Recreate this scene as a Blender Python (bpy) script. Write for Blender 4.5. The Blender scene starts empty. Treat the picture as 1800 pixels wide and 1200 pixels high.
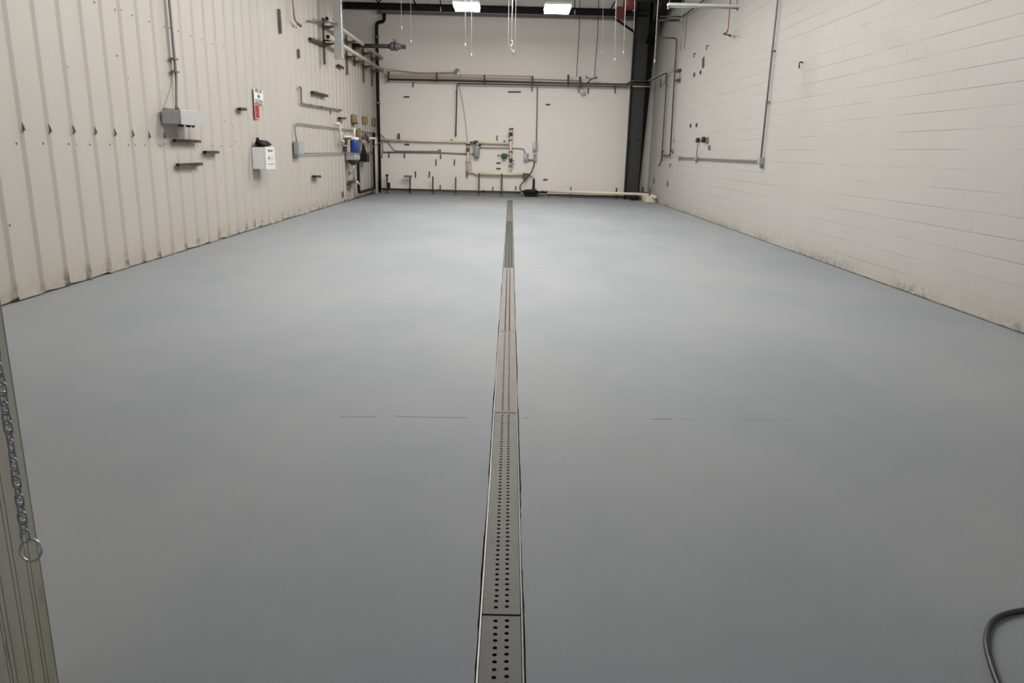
import bpy, bmesh, math, random
from mathutils import Vector, Matrix
random.seed(4)
C = bpy.context.scene.collection
SC = bpy.context.scene

# ------------------------------------------------------------------ camera
F, CAM_H = 1293.0, 1.5
_Y = Vector((0, 335, -1293)).normalized()
_Z0 = Vector((125, 4990, 1293)).normalized()
_X = _Y.cross(_Z0).normalized()
_Z = _X.cross(_Y)
# rows = world axes in camera space -> matrix camera->world
cam = bpy.data.cameras.new('camera'); co = bpy.data.objects.new('camera', cam); C.objects.link(co)
R3 = Matrix((_X, _Y, _Z))
co.matrix_world = Matrix.Translation((0, 0, CAM_H)) @ R3.to_4x4()
cam.sensor_width = 36; cam.lens = F / 1800 * 36
cam.clip_start = 0.05; cam.clip_end = 200
SC.camera = co
def ray(x, y):
    return R3 @ Vector((x - 900, 600 - y, -F))
def on(x, y, ax, v):
    r = ray(x, y); o = Vector((0, 0, CAM_H)); return o + r * ((v - o[ax]) / r[ax])

# ------------------------------------------------------------------ world, lights, exposure
w = bpy.data.worlds.new('world'); SC.world = w; w.use_nodes = True
w.node_tree.nodes['Background'].inputs[0].default_value = (0.66, 0.82, 1.0, 1)
w.node_tree.nodes['Background'].inputs[1].default_value = 0.24
SC.view_settings.view_transform = 'Standard'
SC.view_settings.look = 'None'
SC.view_settings.gamma = 1
SC.view_settings.use_curve_mapping = False
SC.view_settings.exposure = 0.0
LAMP = 82.0            # radiance of the LED diffusers
LAMP_COL = (1.0, 0.975, 0.945)
LAMP_X = (-1.24, 1.07)
LAMP_Y = (20.3, 15.9, 11.5, 7.1)  # farthest row is in view; nearer rows are added, unseen, to light the room

# room
XL, XR, YB, YF, ZC = -4.65, 4.68, 25.8, 1.63, 6.7
def Bk(x, y, d=0.05): return on(x, y, 1, YB - d)
def Lf(x, y, d=0.05): return on(x, y, 0, XL + d)
def Rt(x, y, d=0.04): return on(x, y, 0, XR - d)

# ------------------------------------------------------------------ materials
def _mat(name):
    m = bpy.data.materials.new(name); m.use_nodes = True
    nt = m.node_tree; return m, nt, nt.nodes, nt.links, nt.nodes['Principled BSDF']
def nn(ns, t, **k):
    n = ns.new(t)
    for a, b in k.items(): setattr(n, a, b)
    return n
def M(name, c, rough=.5, metal=0, var=.12, scale=14, bump=0.0, spec=.5):
    m, nt, ns, ln, b = _mat(name)
    g = nn(ns, 'ShaderNodeNewGeometry')
    t = nn(ns, 'ShaderNodeTexNoise'); t.inputs['Scale'].default_value = scale; t.inputs['Detail'].default_value = 5
    ln.new(g.outputs['Position'], t.inputs['Vector'])
    mx = nn(ns, 'ShaderNodeMix', data_type='RGBA')
    mx.inputs['A'].default_value = (*[v * (1 - var) for v in c], 1)
    mx.inputs['B'].default_value = (*[min(1, v * (1 + var)) for v in c], 1)
    ln.new(t.outputs['Fac'], mx.inputs['Factor']); ln.new(mx.outputs['Result'], b.inputs['Base Color'])
    b.inputs['Roughness'].default_value = rough; b.inputs['Metallic'].default_value = metal
    b.inputs['Specular IOR Level'].default_value = spec
    if bump:
        bp = nn(ns, 'ShaderNodeBump'); bp.inputs['Strength'].default_value = bump; bp.inputs['Distance'].default_value = .01
        ln.new(t.outputs['Fac'], bp.inputs['Height']); ln.new(bp.outputs['Normal'], b.inputs['Normal'])
    return m
def emis(name, c, s):
    m, nt, ns, ln, b = _mat(name)
    b.inputs['Base Color'].default_value = (.9, .9, .9, 1)
    b.inputs['Emission Color'].default_value = (*c, 1); b.inputs['Emission Strength'].default_value = s
    return m
def mth(ns, ln, op, a, b=None, clamp=False):
    n = nn(ns, 'ShaderNodeMath', operation=op); n.use_clamp = clamp
    for i, v in enumerate((a, b)):
        if v is None: continue
        if isinstance(v, (int, float)): n.inputs[i].default_value = v
        else: ln.new(v, n.inputs[i])
    return n.outputs[0]
def mrange(ns, ln, v, a, b, c=0.0, d=1.0):
    n = nn(ns, 'ShaderNodeMapRange'); n.interpolation_type = 'SMOOTHSTEP'
    ln.new(v, n.inputs['Value'])
    for k, x in zip(('From Min', 'From Max', 'To Min', 'To Max'), (a, b, c, d)): n.inputs[k].default_value = x
    return n.outputs['Result']
def noise(ns, ln, vec, scale, detail=4, sc=(1, 1, 1), rough=.5):
    mp = nn(ns, 'ShaderNodeMapping'); mp.inputs['Scale'].default_value = sc
    ln.new(vec, mp.inputs['Vector'])
    t = nn(ns, 'ShaderNodeTexNoise'); t.inputs['Scale'].default_value = scale; t.inputs['Detail'].default_value = detail
    t.inputs['Roughness'].default_value = rough
    ln.new(mp.outputs['Vector'], t.inputs['Vector']); return t.outputs['Fac']
def mixc(ns, ln, f, a, b):
    n = nn(ns, 'ShaderNodeMix', data_type='RGBA')
    if isinstance(f, float): n.inputs['Factor'].default_value = f
    else: ln.new(f, n.inputs['Factor'])
    for k, v in (('A', a), ('B', b)):
        if isinstance(v, tuple): n.inputs[k].default_value = (*v, 1)
        else: ln.new(v, n.inputs[k])
    return n.outputs['Result']

RIB0, RIBP = 7.241 - .035, .4161
def wall_material(name, base, cmu=0.0, streak=0.0, dirt=1.0, dirt_h=.35, axis='Y', ribs=False):
    m, nt, ns, ln, b = _mat(name)
    pos = nn(ns, 'ShaderNodeNewGeometry').outputs['Position']
    sep = nn(ns, 'ShaderNodeSeparateXYZ'); ln.new(pos, sep.inputs[0])
    z = sep.outputs['Z']; u = sep.outputs[axis]
    big = noise(ns, ln, pos, .5, 3)
    col = mixc(ns, ln, big, tuple(v * .95 for v in base), tuple(min(1, v * 1.04) for v in base))
    if streak:
        st = noise(ns, ln, pos, 3.0, 5, (1, 1.6, .12))
        col = mixc(ns, ln, mth(ns, ln, 'MULTIPLY', st, streak), col, tuple(v * .82 for v in base))
    h = noise(ns, ln, pos, 60, 4)
    height = mth(ns, ln, 'MULTIPLY', h, .15)
    if cmu:
        cb = nn(ns, 'ShaderNodeCombineXYZ'); ln.new(u, cb.inputs[0]); ln.new(z, cb.inputs[1])
        br = nn(ns, 'ShaderNodeTexBrick'); ln.new(cb.outputs[0], br.inputs['Vector'])
        br.inputs['Scale'].default_value = 1; br.inputs['Brick Width'].default_value = .4064
        br.inputs['Row Height'].default_value = .2032; br.inputs['Mortar Size'].default_value = .0042
        br.inputs['Mortar Smooth'].default_value = .35; br.offset = .5
        br.inputs['Color1'].default_value = (0, 0, 0, 1); br.inputs['Color2'].default_value = (1, 1, 1, 1)
        br.inputs['Mortar'].default_value = (.5, .5, .5, 1)
        mask = mrange(ns, ln, noise(ns, ln, pos, .9, 4, (1, .6, 2.6)), .38, .62, .06, 1)
        maskv = mrange(ns, ln, noise(ns, ln, pos, 1.9, 3, (1, 1, 2)), .50, .66, 0, .8)
        zf = mth(ns, ln, 'FRACT', mth(ns, ln, 'ADD', mth(ns, ln, 'DIVIDE', z, .2032), .5))
        hl = mrange(ns, ln, mth(ns, ln, 'ABSOLUTE', mth(ns, ln, 'SUBTRACT', zf, .5)), .008, .022, 1, 0)
        mort = mth(ns, ln, 'MAXIMUM', mth(ns, ln, 'MULTIPLY', hl, mask), mth(ns, ln, 'MULTIPLY', br.outputs['Fac'], maskv))
        height = mth(ns, ln, 'SUBTRACT', height, mth(ns, ln, 'MULTIPLY', mort, 1.2 * cmu))
        col = mixc(ns, ln, mth(ns, ln, 'MULTIPLY', mort, .60 * cmu), col, tuple(v * .5 for v in base))
        vb = nn(ns, 'ShaderNodeMix', data_type='RGBA'); vb.blend_type = 'MULTIPLY'
        vb.inputs['Factor'].default_value = .02 * cmu
        ln.new(col, vb.inputs['A']); ln.new(br.outputs['Color'], vb.inputs['B']); col = vb.outputs['Result']
    if dirt:
        low = mrange(ns, ln, z, .02, dirt_h, 1, 0)
        n1 = noise(ns, ln, pos, 5, 7, (1, 1, .8), .7)
        yel = mth(ns, ln, 'MULTIPLY', low, mrange(ns, ln, n1, .35, .65))
        col = mixc(ns, ln, mth(ns, ln, 'MULTIPLY', yel, .55 * dirt), col, (base[0] * .86, base[1] * .80, base[2] * .62))
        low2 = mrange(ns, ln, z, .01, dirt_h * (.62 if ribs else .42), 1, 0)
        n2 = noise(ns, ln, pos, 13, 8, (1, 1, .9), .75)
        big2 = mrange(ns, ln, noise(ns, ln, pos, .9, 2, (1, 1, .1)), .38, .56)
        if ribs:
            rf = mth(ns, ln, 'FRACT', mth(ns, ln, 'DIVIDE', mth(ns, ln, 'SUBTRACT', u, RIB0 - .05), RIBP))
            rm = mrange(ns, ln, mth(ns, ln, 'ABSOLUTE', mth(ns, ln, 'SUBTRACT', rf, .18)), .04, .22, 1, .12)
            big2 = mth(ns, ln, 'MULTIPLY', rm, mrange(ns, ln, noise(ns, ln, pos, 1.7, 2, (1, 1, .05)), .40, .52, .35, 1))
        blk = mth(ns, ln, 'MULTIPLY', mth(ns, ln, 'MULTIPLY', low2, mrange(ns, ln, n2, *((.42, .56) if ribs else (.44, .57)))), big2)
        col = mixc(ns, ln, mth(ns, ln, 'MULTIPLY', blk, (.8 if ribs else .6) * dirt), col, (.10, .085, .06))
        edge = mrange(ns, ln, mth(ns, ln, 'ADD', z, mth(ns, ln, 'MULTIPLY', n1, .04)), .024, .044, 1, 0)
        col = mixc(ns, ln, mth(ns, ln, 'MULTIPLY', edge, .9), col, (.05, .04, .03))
    ln.new(col, b.inputs['Base Color'])
    bp = nn(ns, 'ShaderNodeBump'); bp.inputs['Strength'].default_value = .7; bp.inputs['Distance'].default_value = .004
    ln.new(height, bp.inputs['Height']); ln.new(bp.outputs['Normal'], b.inputs['Normal'])
    b.inputs['Roughness'].default_value = .55
    return m

def floor_material():
    m, nt, ns, ln, b = _mat('grey_quartz_floor')
    pos = nn(ns, 'ShaderNodeNewGeometry').outputs['Position']
    sep = nn(ns, 'ShaderNodeSeparateXYZ'); ln.new(pos, sep.inputs[0])
    big = noise(ns, ln, pos, .55, 5, (1, .6, 1), .6)
    col = mixc(ns, ln, mrange(ns, ln, big, .3, .7), (.202, .217, .232), (.252, .262, .270))
    med = noise(ns, ln, pos, 3.5, 4, (1, .7, 1))
    col = mixc(ns, ln, mth(ns, ln, 'MULTIPLY', med, .35), col, (.252, .262, .272))
    sp = noise(ns, ln, pos, 420, 2)
    col = mixc(ns, ln, mrange(ns, ln, sp, .55, .75, 0, .5), col, (.36, .37, .39))
    col = mixc(ns, ln, mrange(ns, ln, sp, .45, .25, 0, .5), col, (.13, .14, .16))
    # hairline joint crack across the coating
    wob = noise(ns, ln, pos, 2.5, 5)
    yy = mth(ns, ln, 'SUBTRACT', sep.outputs['Y'], mth(ns, ln, 'MULTIPLY', sep.outputs['X'], .040))
    yy = mth(ns, ln, 'SUBTRACT', yy, mth(ns, ln, 'MULTIPLY', mth(ns, ln, 'SUBTRACT', wob, .5), .05))
    dist = mth(ns, ln, 'ABSOLUTE', mth(ns, ln, 'SUBTRACT', yy, 4.02))
    line = mrange(ns, ln, dist, .003, .007, 1, 0)
    X_ = sep.outputs['X']; gate = None
    for xa, xb, k in ((-.97, -.72, .8), (-.66, -.2, .9), (.08, .16, .9), (.83, 1.0, 1), (1.02, 1.12, .6), (1.3, 1.7, .28), (1.85, 2.3, .15), (-1.3, -1.05, .18)):
        g = mth(ns, ln, 'MULTIPLY', mrange(ns, ln, X_, xa, xa + .04, 0, k), mrange(ns, ln, X_, xb - .04, xb, 1, 0))
        gate = g if gate is None else mth(ns, ln, 'ADD', gate, g)
    col = mixc(ns, ln, mth(ns, ln, 'MULTIPLY', mth(ns, ln, 'MULTIPLY', line, gate), .85), col, (.05, .05, .055))
    ln.new(col, b.inputs['Base Color'])
    bp = nn(ns, 'ShaderNodeBump'); bp.inputs['Strength'].default_value = .35; bp.inputs['Distance'].default_value = .002
    ln.new(sp, bp.inputs['Height']); ln.new(bp.outputs['Normal'], b.inputs['Normal'])
    b.inputs['Roughness'].default_value = .72
    b.inputs['Specular IOR Level'].default_value = .25
    return m

def jamb_material():
    m, nt, ns, ln, b = _mat('stained_ivory_jamb')
    pos = nn(ns, 'ShaderNodeNewGeometry').outputs['Position']
    sep = nn(ns, 'ShaderNodeSeparateXYZ'); ln.new(pos, sep.inputs[0])
    n1 = noise(ns, ln, pos, 14, 6, (1, 1, .12), .6)
    col = mixc(ns, ln, n1, (.50, .465, .39), (.58, .545, .46))
    low = mth(ns, ln, 'MULTIPLY', mrange(ns, ln, sep.outputs['Z'], .05, .75, 1, 0), mrange(ns, ln, noise(ns, ln, pos, 22, 5, (1, 1, .08), .7), .3, .7, .3, 1))
    col = mixc(ns, ln, low, col, (.40, .36, .25))
    dk = mth(ns, ln, 'MULTIPLY', mrange(ns, ln, sep.outputs['Z'], .1, .6, 1, 0), mrange(ns, ln, noise(ns, ln, pos, 30, 5, (1, 1, .15), .7), .60, .68))
    col = mixc(ns, ln, dk, col, (.10, .08, .05))
    ln.new(col, b.inputs['Base Color']); b.inputs['Roughness'].default_value = .5
    return m

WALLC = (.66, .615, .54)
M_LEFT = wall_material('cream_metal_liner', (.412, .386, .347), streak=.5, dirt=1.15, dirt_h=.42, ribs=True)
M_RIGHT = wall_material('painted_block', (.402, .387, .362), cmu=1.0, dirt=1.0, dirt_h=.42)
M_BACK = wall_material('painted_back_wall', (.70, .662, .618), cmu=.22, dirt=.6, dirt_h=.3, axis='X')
M_FLOOR = floor_material()
M_JAMB = jamb_material()
M_CEIL = M('ceiling_liner', (.84, .83, .81), .7)
BLACK = M('black_painted_steel', (.007, .0065, .007), .6, spec=.2)
DSTEEL = M('charcoal_painted_steel', (.032, .033, .032), .55, spec=.35)
GSTEEL = M('grey_channel_steel', (.16, .155, .155), .45)
GALV = M('galvanised_steel', (.55, .57, .57), .32, .85, .1, 20)
GREYB = M('grey_enamel', (.27, .28, .28), .45)
GREYC = M('grey_conduit', (.17, .17, .168), .5, .2)
TANP = M('cream_pipe', (.66, .60, .46), .4)
TAND = M('dull_tan_pipe', (.34, .29, .21), .5)
BEIGEP = M('beige_painted_pipe', (.40, .365, .31), .5)
BROWN = M('brown_steel_strut', (.085, .065, .045), .6, 0, .3)
PSTRUT = M('tan_painted_strut', (.135, .115, .09), .6, 0, .3)
OSB = M('brown_board', (.24, .165, .075), .7, 0, .3, 60)
COPPER = M('copper_pipe', (.27, .15, .10), .38, .6)
DBROWN = M('dark_brown_pipe', (.055, .04, .035), .5)
RED = M('red_enamel', (.20, .035, .028), .4)
REDS = M('red_sign', (.36, .02, .035), .5)
WHITE = M('white_plastic', (.64, .64, .62), .4, 0, .03)
WCORD = M('white_cord', (.50, .485, .45), .6, 0, .05)
BLUE = M('blue_plastic', (.015, .055, .25), .4)
GREEN = M('green_enamel', (.02, .07, .03), .5)
DGREEN = M('dark_green_print', (.02, .10, .09), .6)
INK = M('dark_print', (.05, .05, .06), .7)
BRASS = M('brass_fitting', (.20, .15, .08), .4, .6)
RUB = M('black_rubber', (.010, .010, .011), .4)
CHROME = M('bright_chain_steel', (.62, .62, .60), .22, 1, .1)
CHAINM = M('zinc_chain_steel', (.42, .43, .43), .35, .6, .2)
GRATE = M('drain_grate_steel', (.112, .104, .095), .6, .0, .25, 9, .1, .3)
GRATE2 = M('worn_brown_grate_steel', (.165, .146, .128), .65, 0, .2, 7, .1, .3)
GRATE0 = M('dark_grate_steel', (.066, .064, .058), .55, .0, .3, 9, .1, .3)  # darker tone of the grate steel
RAIL2 = M('dull_drain_edge', (.10, .098, .092), .45, .4, .5, 22)
RAIL = M('stainless_drain_edge', (.21, .20, .18), .42, .5, .6, 22)
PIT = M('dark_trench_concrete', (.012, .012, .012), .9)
CURB = M('grey_curb', (.20, .19, .185), .7, 0, .2, 6)
PINKB = M('pale_red_sign_border', (.50, .26, .22), .5)

# ------------------------------------------------------------------ helpers
def tag(o, label=None, cat=None, group=None, kind=None):
    if label: o['label'] = label
    if cat: o['category'] = cat
    if group: o['group'] = group
    if kind: o['kind'] = kind
    return o
def thing(name, loc, label, cat, group=None):
    o = bpy.data.objects.new(name, None); C.objects.link(o); o.location = loc; o.empty_display_size = .1
    return tag(o, label, cat, group)
class MB:
    def __init__(s): s.bm = bmesh.new()
    def box(s, c, d, rot=None):
        vs = []
        for i in range(8):
            v = Vector(((i & 1) - .5, ((i >> 1) & 1) - .5, (i >> 2) - .5))
            v = Vector((v.x * d[0], v.y * d[1], v.z * d[2]))
            if rot is not None: v = rot @ v
            vs.append(s.bm.verts.new(v + Vector(c)))
        for f in ((0, 2, 3, 1), (4, 5, 7, 6), (0, 1, 5, 4), (2, 6, 7, 3), (0, 4, 6, 2), (1, 3, 7, 5)):
            s.bm.faces.new([vs[i] for i in f])
        return s
    def b2(s, a, b):
        return s.box([(a[i] + b[i]) / 2 for i in range(3)], [abs(b[i] - a[i]) for i in range(3)])
    def prism(s, poly, vec):
        a = [s.bm.verts.new(Vector(p)) for p in poly]; b = [s.bm.verts.new(Vector(p) + Vector(vec)) for p in poly]
        n = len(a); s.bm.faces.new(a); s.bm.faces.new(list(reversed(b)))
        for i in range(n): s.bm.faces.new((a[i], b[i], b[(i + 1) % n], a[(i + 1) % n]))
        return s
    def tube(s, pts, r, seg=10, fil=None, close=False):
        pts = [Vector(p) for p in pts]
        if fil and len(pts) > 2:
            q = [pts[0]]
            for i in range(1, len(pts) - 1):
                a, p, b = pts[i - 1], pts[i], pts[i + 1]
                d1, d2 = (a - p), (b - p)
                f = min(fil, d1.length * .45, d2.length * .45)
                A, B = p + d1.normalized() * f, p + d2.normalized() * f
                for k in range(6):
                    t = k / 5; q.append(A * (1 - t) ** 2 + p * 2 * t * (1 - t) + B * t * t)
            q.append(pts[-1]); pts = q
        n = len(pts); rings = []; nrm = None
        for i in range(n):
            if close: t = (pts[(i + 1) % n] - pts[i - 1]).normalized()
            else: t = (pts[min(i + 1, n - 1)] - pts[max(i - 1, 0)]).normalized()
            if nrm is None:
                nrm = t.orthogonal().normalized()
            nrm = (nrm - t * nrm.dot(t)).normalized(); bn = t.cross(nrm)
            rr = r[i] if isinstance(r, (list, tuple)) else r
            rings.append([s.bm.verts.new(pts[i] + (nrm * math.cos(a) + bn * math.sin(a)) * rr) for a in [2 * math.pi * k / seg for k in range(seg)]])
        for i in range(n if close else n - 1):
            A, B = rings[i], rings[(i + 1) % n]
            for k in range(seg):
                s.bm.faces.new((A[k], A[(k + 1) % seg], B[(k + 1) % seg], B[k])).smooth = True
        if not close:
            s.bm.faces.new(list(reversed(rings[0]))); s.bm.faces.new(rings[-1])
        return s
    def lathe(s, p0, p1, prof, seg=16):
        """prof: list of (t along p0->p1, radius)"""
        p0, p1 = Vector(p0), Vector(p1); ax = (p1 - p0).normalized(); u = ax.orthogonal().normalized(); v = ax.cross(u)
        rings = []
        for t, r in prof:
            c = p0.lerp(p1, t); r = max(r, 1e-4)
            rings.append([s.bm.verts.new(c + (u * math.cos(a) + v * math.sin(a)) * r) for a in [2 * math.pi * k / seg for k in range(seg)]])
        for A, B in zip(rings, rings[1:]):
            for k in range(seg): s.bm.faces.new((A[k], A[(k + 1) % seg], B[(k + 1) % seg], B[k])).smooth = True
        s.bm.faces.new(list(reversed(rings[0]))); s.bm.faces.new(rings[-1])
        return s
    def build(s, name, mat, parent=None, bevel=0, world=False, mats=None):
        bm = s.bm; bmesh.ops.recalc_face_normals(bm, faces=bm.faces)
        me = bpy.data.meshes.new(name); o = bpy.data.objects.new(name, me); C.objects.link(o)
        if parent is not None:
            org = Vector((0, 0, 0)); p = parent
            while p is not None: org += p.location; p = p.parent
            o.parent = parent
            bmesh.ops.translate(bm, verts=bm.verts, vec=-org)
        elif not world:
            xs = [v.co for v in bm.verts]
            org = Vector(((min(v.x for v in xs) + max(v.x for v in xs)) / 2, (min(v.y for v in xs) + max(v.y for v in xs)) / 2, min(v.z for v in xs)))
            bmesh.ops.translate(bm, verts=bm.verts, vec=-org); o.location = org
        bm.to_mesh(me); bm.free()
        for mm in (mats or [mat]): me.materials.append(mm)
        if bevel:
            md = o.modifiers.new('bevel', 'BEVEL'); md.width = bevel; md.segments = 2; md.limit_method = 'ANGLE'
        return o
def struct(o): o['kind'] = 'structure'; return o

# ------------------------------------------------------------------ setting: floor with trench slot
def xc(y): return .004 - .0014 * y
bm_ = MB(); bm = bm_.bm
ys = []; y = -3.0
while y < 24.0: ys.append(y); y += .05 if y < 6 else .2
DR_END = 23.45
ys = [v for v in ys if v < DR_END] + [DR_END]
def slab(side):
    inner = [xc(v) + side * (.076 + .0035 * math.sin(v * 5 + side) * math.sin(v * 1.7) + random.uniform(-.0015, .0015)) for v in ys]
    outer = side * 7.2
    top_i = [bm.verts.new((x, v, 0)) for x, v in zip(inner, ys)]; bot_i = [bm.verts.new((x, v, -.14)) for x, v in zip(inner, ys)]
    top_o = [bm.verts.new((outer, v, 0)) for v in ys]
    for i in range(len(ys) - 1):
        bm.faces.new((top_i[i], top_o[i], top_o[i + 1], top_i[i + 1])); bm.faces.new((bot_i[i], top_i[i], top_i[i + 1], bot_i[i + 1]))
slab(-1); slab(1)
v = [bm.verts.new(p) for p in ((-7.2, DR_END, 0), (7.2, DR_END, 0), (7.2, 26.6, 0), (-7.2, 26.6, 0))]; bm.faces.new(v)
v = [bm.verts.new(p) for p in ((-.12, DR_END, 0), (.10, DR_END, 0), (.10, DR_END, -.14), (-.12, DR_END, -.14))]; bm.faces.new(v)
v = [bm.verts.new(p) for p in ((-7.2, -3, -.14), (7.2, -3, -.14), (7.2, 26.6, -.14), (-7.2, 26.6, -.14))]; bm.faces.new(v)
fl = bm_.build('floor', M_FLOOR, world=True); struct(fl)
for p in fl.data.polygons:
    if p.normal.z < 0: p.flip()

# trench drain: channel with edge rails, grates are lift-out things
dc = thing('trench_drain_channel', (xc(10), 10, -.13), 'long trench drain channel with bright steel edges running down the middle of the grey floor', 'drain')
pit = MB(); rl = {-1: MB(), 1: MB()}
for a, b_ in zip([-3 + 1.06 * k for k in range(25)], [-3 + 1.06 * (k + 1) for k in range(25)]):
    b_ = min(b_, DR_END - .01)
    if a >= b_: continue
    for s_ in (-1, 1):
        lean = random.uniform(-.0012, .0012)
        P = lambda dx, yy, z: (xc(yy) + dx + (lean if yy == b_ else 0), yy, z)
        i0, i1 = s_ * .0655, s_ * .0705
        rl[s_].prism([P(i0, a, -.002), P(i1, a, -.002), P(i1, a, -.06), P(i0, a, -.06)], Vector(P(0, b_, 0)) - Vector(P(0, a, 0)))
    pit.b2((xc(a) - .074, a, -.135), (xc(a) + .074, b_, -.125))
    pit.b2((xc(a) - .0745, a, -.125), (xc(a) - .0712, b_, -.012)); pit.b2((xc(a) + .0712, a, -.125), (xc(a) + .0745, b_, -.012))
pit.build('channel_body', PIT, dc)
for s_ in (-1, 1): rl[s_].build('edge_rail', RAIL if s_ < 0 else RAIL2, dc)

def grate(y0, y1, mat, kind, label, jit=.0008):
    m_ = MB(); bm = m_.bm; W = .0635; t = .005; zt = -.003
    X = lambda x, yy: x + xc(yy)
    def quad(pts, z=zt):
        bm.faces.new([bm.verts.new((X(a, b), b, z)) for a, b in pts])
    if kind == 'mesh':
        n = int((y1 - y0) / .05)
        st = (y1 - y0) / n
        for k in range(n):
            ya = y0 + k * st
            m_.b2((X(-W, ya), ya + .008, zt - .012), (X(W, ya), ya + st * .62, zt))
        for xx in (-W + .004, -.02, .02, W - .004):
            m_.prism([(X(xx - .004, y0), y0, zt + .001), (X(xx + .004, y0), y0, zt + .001), (X(xx + .004, y0), y0, zt - .013), (X(xx - .004, y0), y0, zt - .013)], (xc(y1) - xc(y0), y1 - y0, 0))
        m_.b2((X(-W, y0), y0, zt - .012), (X(W, y0), y0 + .012, zt + .001))
    else:
        pitch = .0335 if kind == 'hole' else .09
        n = max(1, int((y1 - y0 - .02) / pitch)); m0 = (y1 - y0 - n * pitch) / 2
        hw = .013
        for cx in (-.0185, .0185):
            off = .5 * pitch if cx > 0 else .35 * pitch
            for k in range(n):
                ya = y0 + m0 + k * pitch; yb = ya + pitch
                if kind == 'hole':
                    N = 12; r = .0076
                    cy = ya + (.5 if cx < 0 else .62) * pitch + random.uniform(-.0012, .0012); ccx = cx + random.uniform(-jit, jit)
                    inn = [(ccx + r * math.cos(2 * math.pi * (i + .5) / N), cy + r * math.sin(2 * math.pi * (i + .5) / N)) for i in range(N)]
                else:
                    N = 12
                    inn = []
                    for i in range(N):
                        a = 2 * math.pi * (i + .5) / N; inn.append((cx + .0045 * math.cos(a), (ya + yb) / 2 + (pitch * .42 if math.sin(a) > 0 else -pitch * .42) + .003 * math.sin(a)))
                out = []
                cyy = (ya + yb) / 2
                for i in range(N):
                    a = 2 * math.pi * (i + .5) / N; c_, s_ = math.cos(a), math.sin(a)
                    # project on the cell rectangle
                    k_ = min(hw / max(abs(c_), 1e-6), (pitch / 2) / max(abs(s_), 1e-6)); out.append((cx + c_ * k_, cyy + s_ * k_))
                vo = [bm.verts.new((X(a, b), b, zt)) for a, b in out]; vi = [bm.verts.new((X(a, b), b, zt)) for a, b in inn]
                vd = [bm.verts.new((X(a, b), b, zt - t)) for a, b in inn]
                for i in range(N):
                    j = (i + 1) % N
                    bm.faces.new((vo[i], vo[j], vi[j], vi[i])); bm.faces.new((vi[i], vi[j], vd[j], vd[i]))
                # corner fills
                for sx, sy in ((1, 1), (-1, 1), (-1, -1), (1, -1)):
                    cs = [q for q in out if (q[0] - cx) * sx > 0 and (q[1] - cyy) * sy > 0]
                    cs = sorted(cs, key=lambda q: math.atan2((q[1] - cyy) * sy, (q[0] - cx) * sx))
                    e1 = [q for q in cs if abs(abs(q[0] - cx) - hw) < 1e-5][-1:]; e2 = [q for q in cs if abs(abs(q[1] - cyy) - pitch / 2) < 1e-5][:1]
                    if e1 and e2 and e1 != e2: quad([e1[0], (cx + sx * hw, cyy + sy * pitch / 2), e2[0]])
        ya, yb = y0 + m0, y0 + m0 + n * pitch
        for xa, xb in ((-W, -.0315), (-.0055, .0055), (.0315, W)): quad([(xa, ya), (xb, ya), (xb, yb), (xa, yb)])
        g = .0022
        quad([(-W, y0 + g), (W, y0 + g), (W, ya), (-W, ya)]); quad([(-W, yb), (W, yb), (W, y1 - g), (-W, y1 - g)])
        # turned-down flanges
        for xa in (-W, W - .003):
            m_.prism([(X(xa, y0), y0 + g, zt - .0005), (X(xa + .003, y0), y0 + g, zt - .0005), (X(xa + .003, y0), y0 + g, -.03), (X(xa, y0), y0 + g, -.03)], (xc(y1) - xc(y0), y1 - y0 - 2 * g, 0))
        m_.b2((X(-W, y0), y0 + g, zt - .02), (X(W, y0), y0 + g + .003, zt - .0004))
    bmesh.ops.remove_doubles(bm, verts=bm.verts, dist=1e-6)
    o = m_.build('drain_grate', mat); tag(o, label, 'drain grate', 'grates of the trench drain')
    for p in o.data.polygons:
        if kind != 'mesh' and abs(p.normal.z) > .9 and p.normal.z < 0 and p.center.z > o.data.vertices[0].co.z - .001: p.flip()
    return o
grate(.95, 2.150, GRATE0, 'hole', 'nearest perforated steel drain grate, cut off by the bottom of the picture')
grate(2.156, 4.112, GRATE, 'hole', 'second perforated steel drain grate from the camera, with two clear rows of round holes')
grate(4.118, 6.138, GRATE2, 'hole', 'third perforated drain grate, just beyond the crack in the floor')
grate(6.144, 9.700, GRATE2, 'slot', 'pinkish brown drain grate with two thin slot lines, fourth from the camera')
grate(9.706, 16.42, GRATE0, 'mesh', 'long dark ribbed drain grate in the far half of the floor')
grate(16.43, 22.6, GRATE2, 'mesh', 'brownish ribbed drain grate near the back wall')
grate(22.61, 23.42, GRATE, 'mesh', 'short last drain grate at the far end of the trench')

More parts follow.
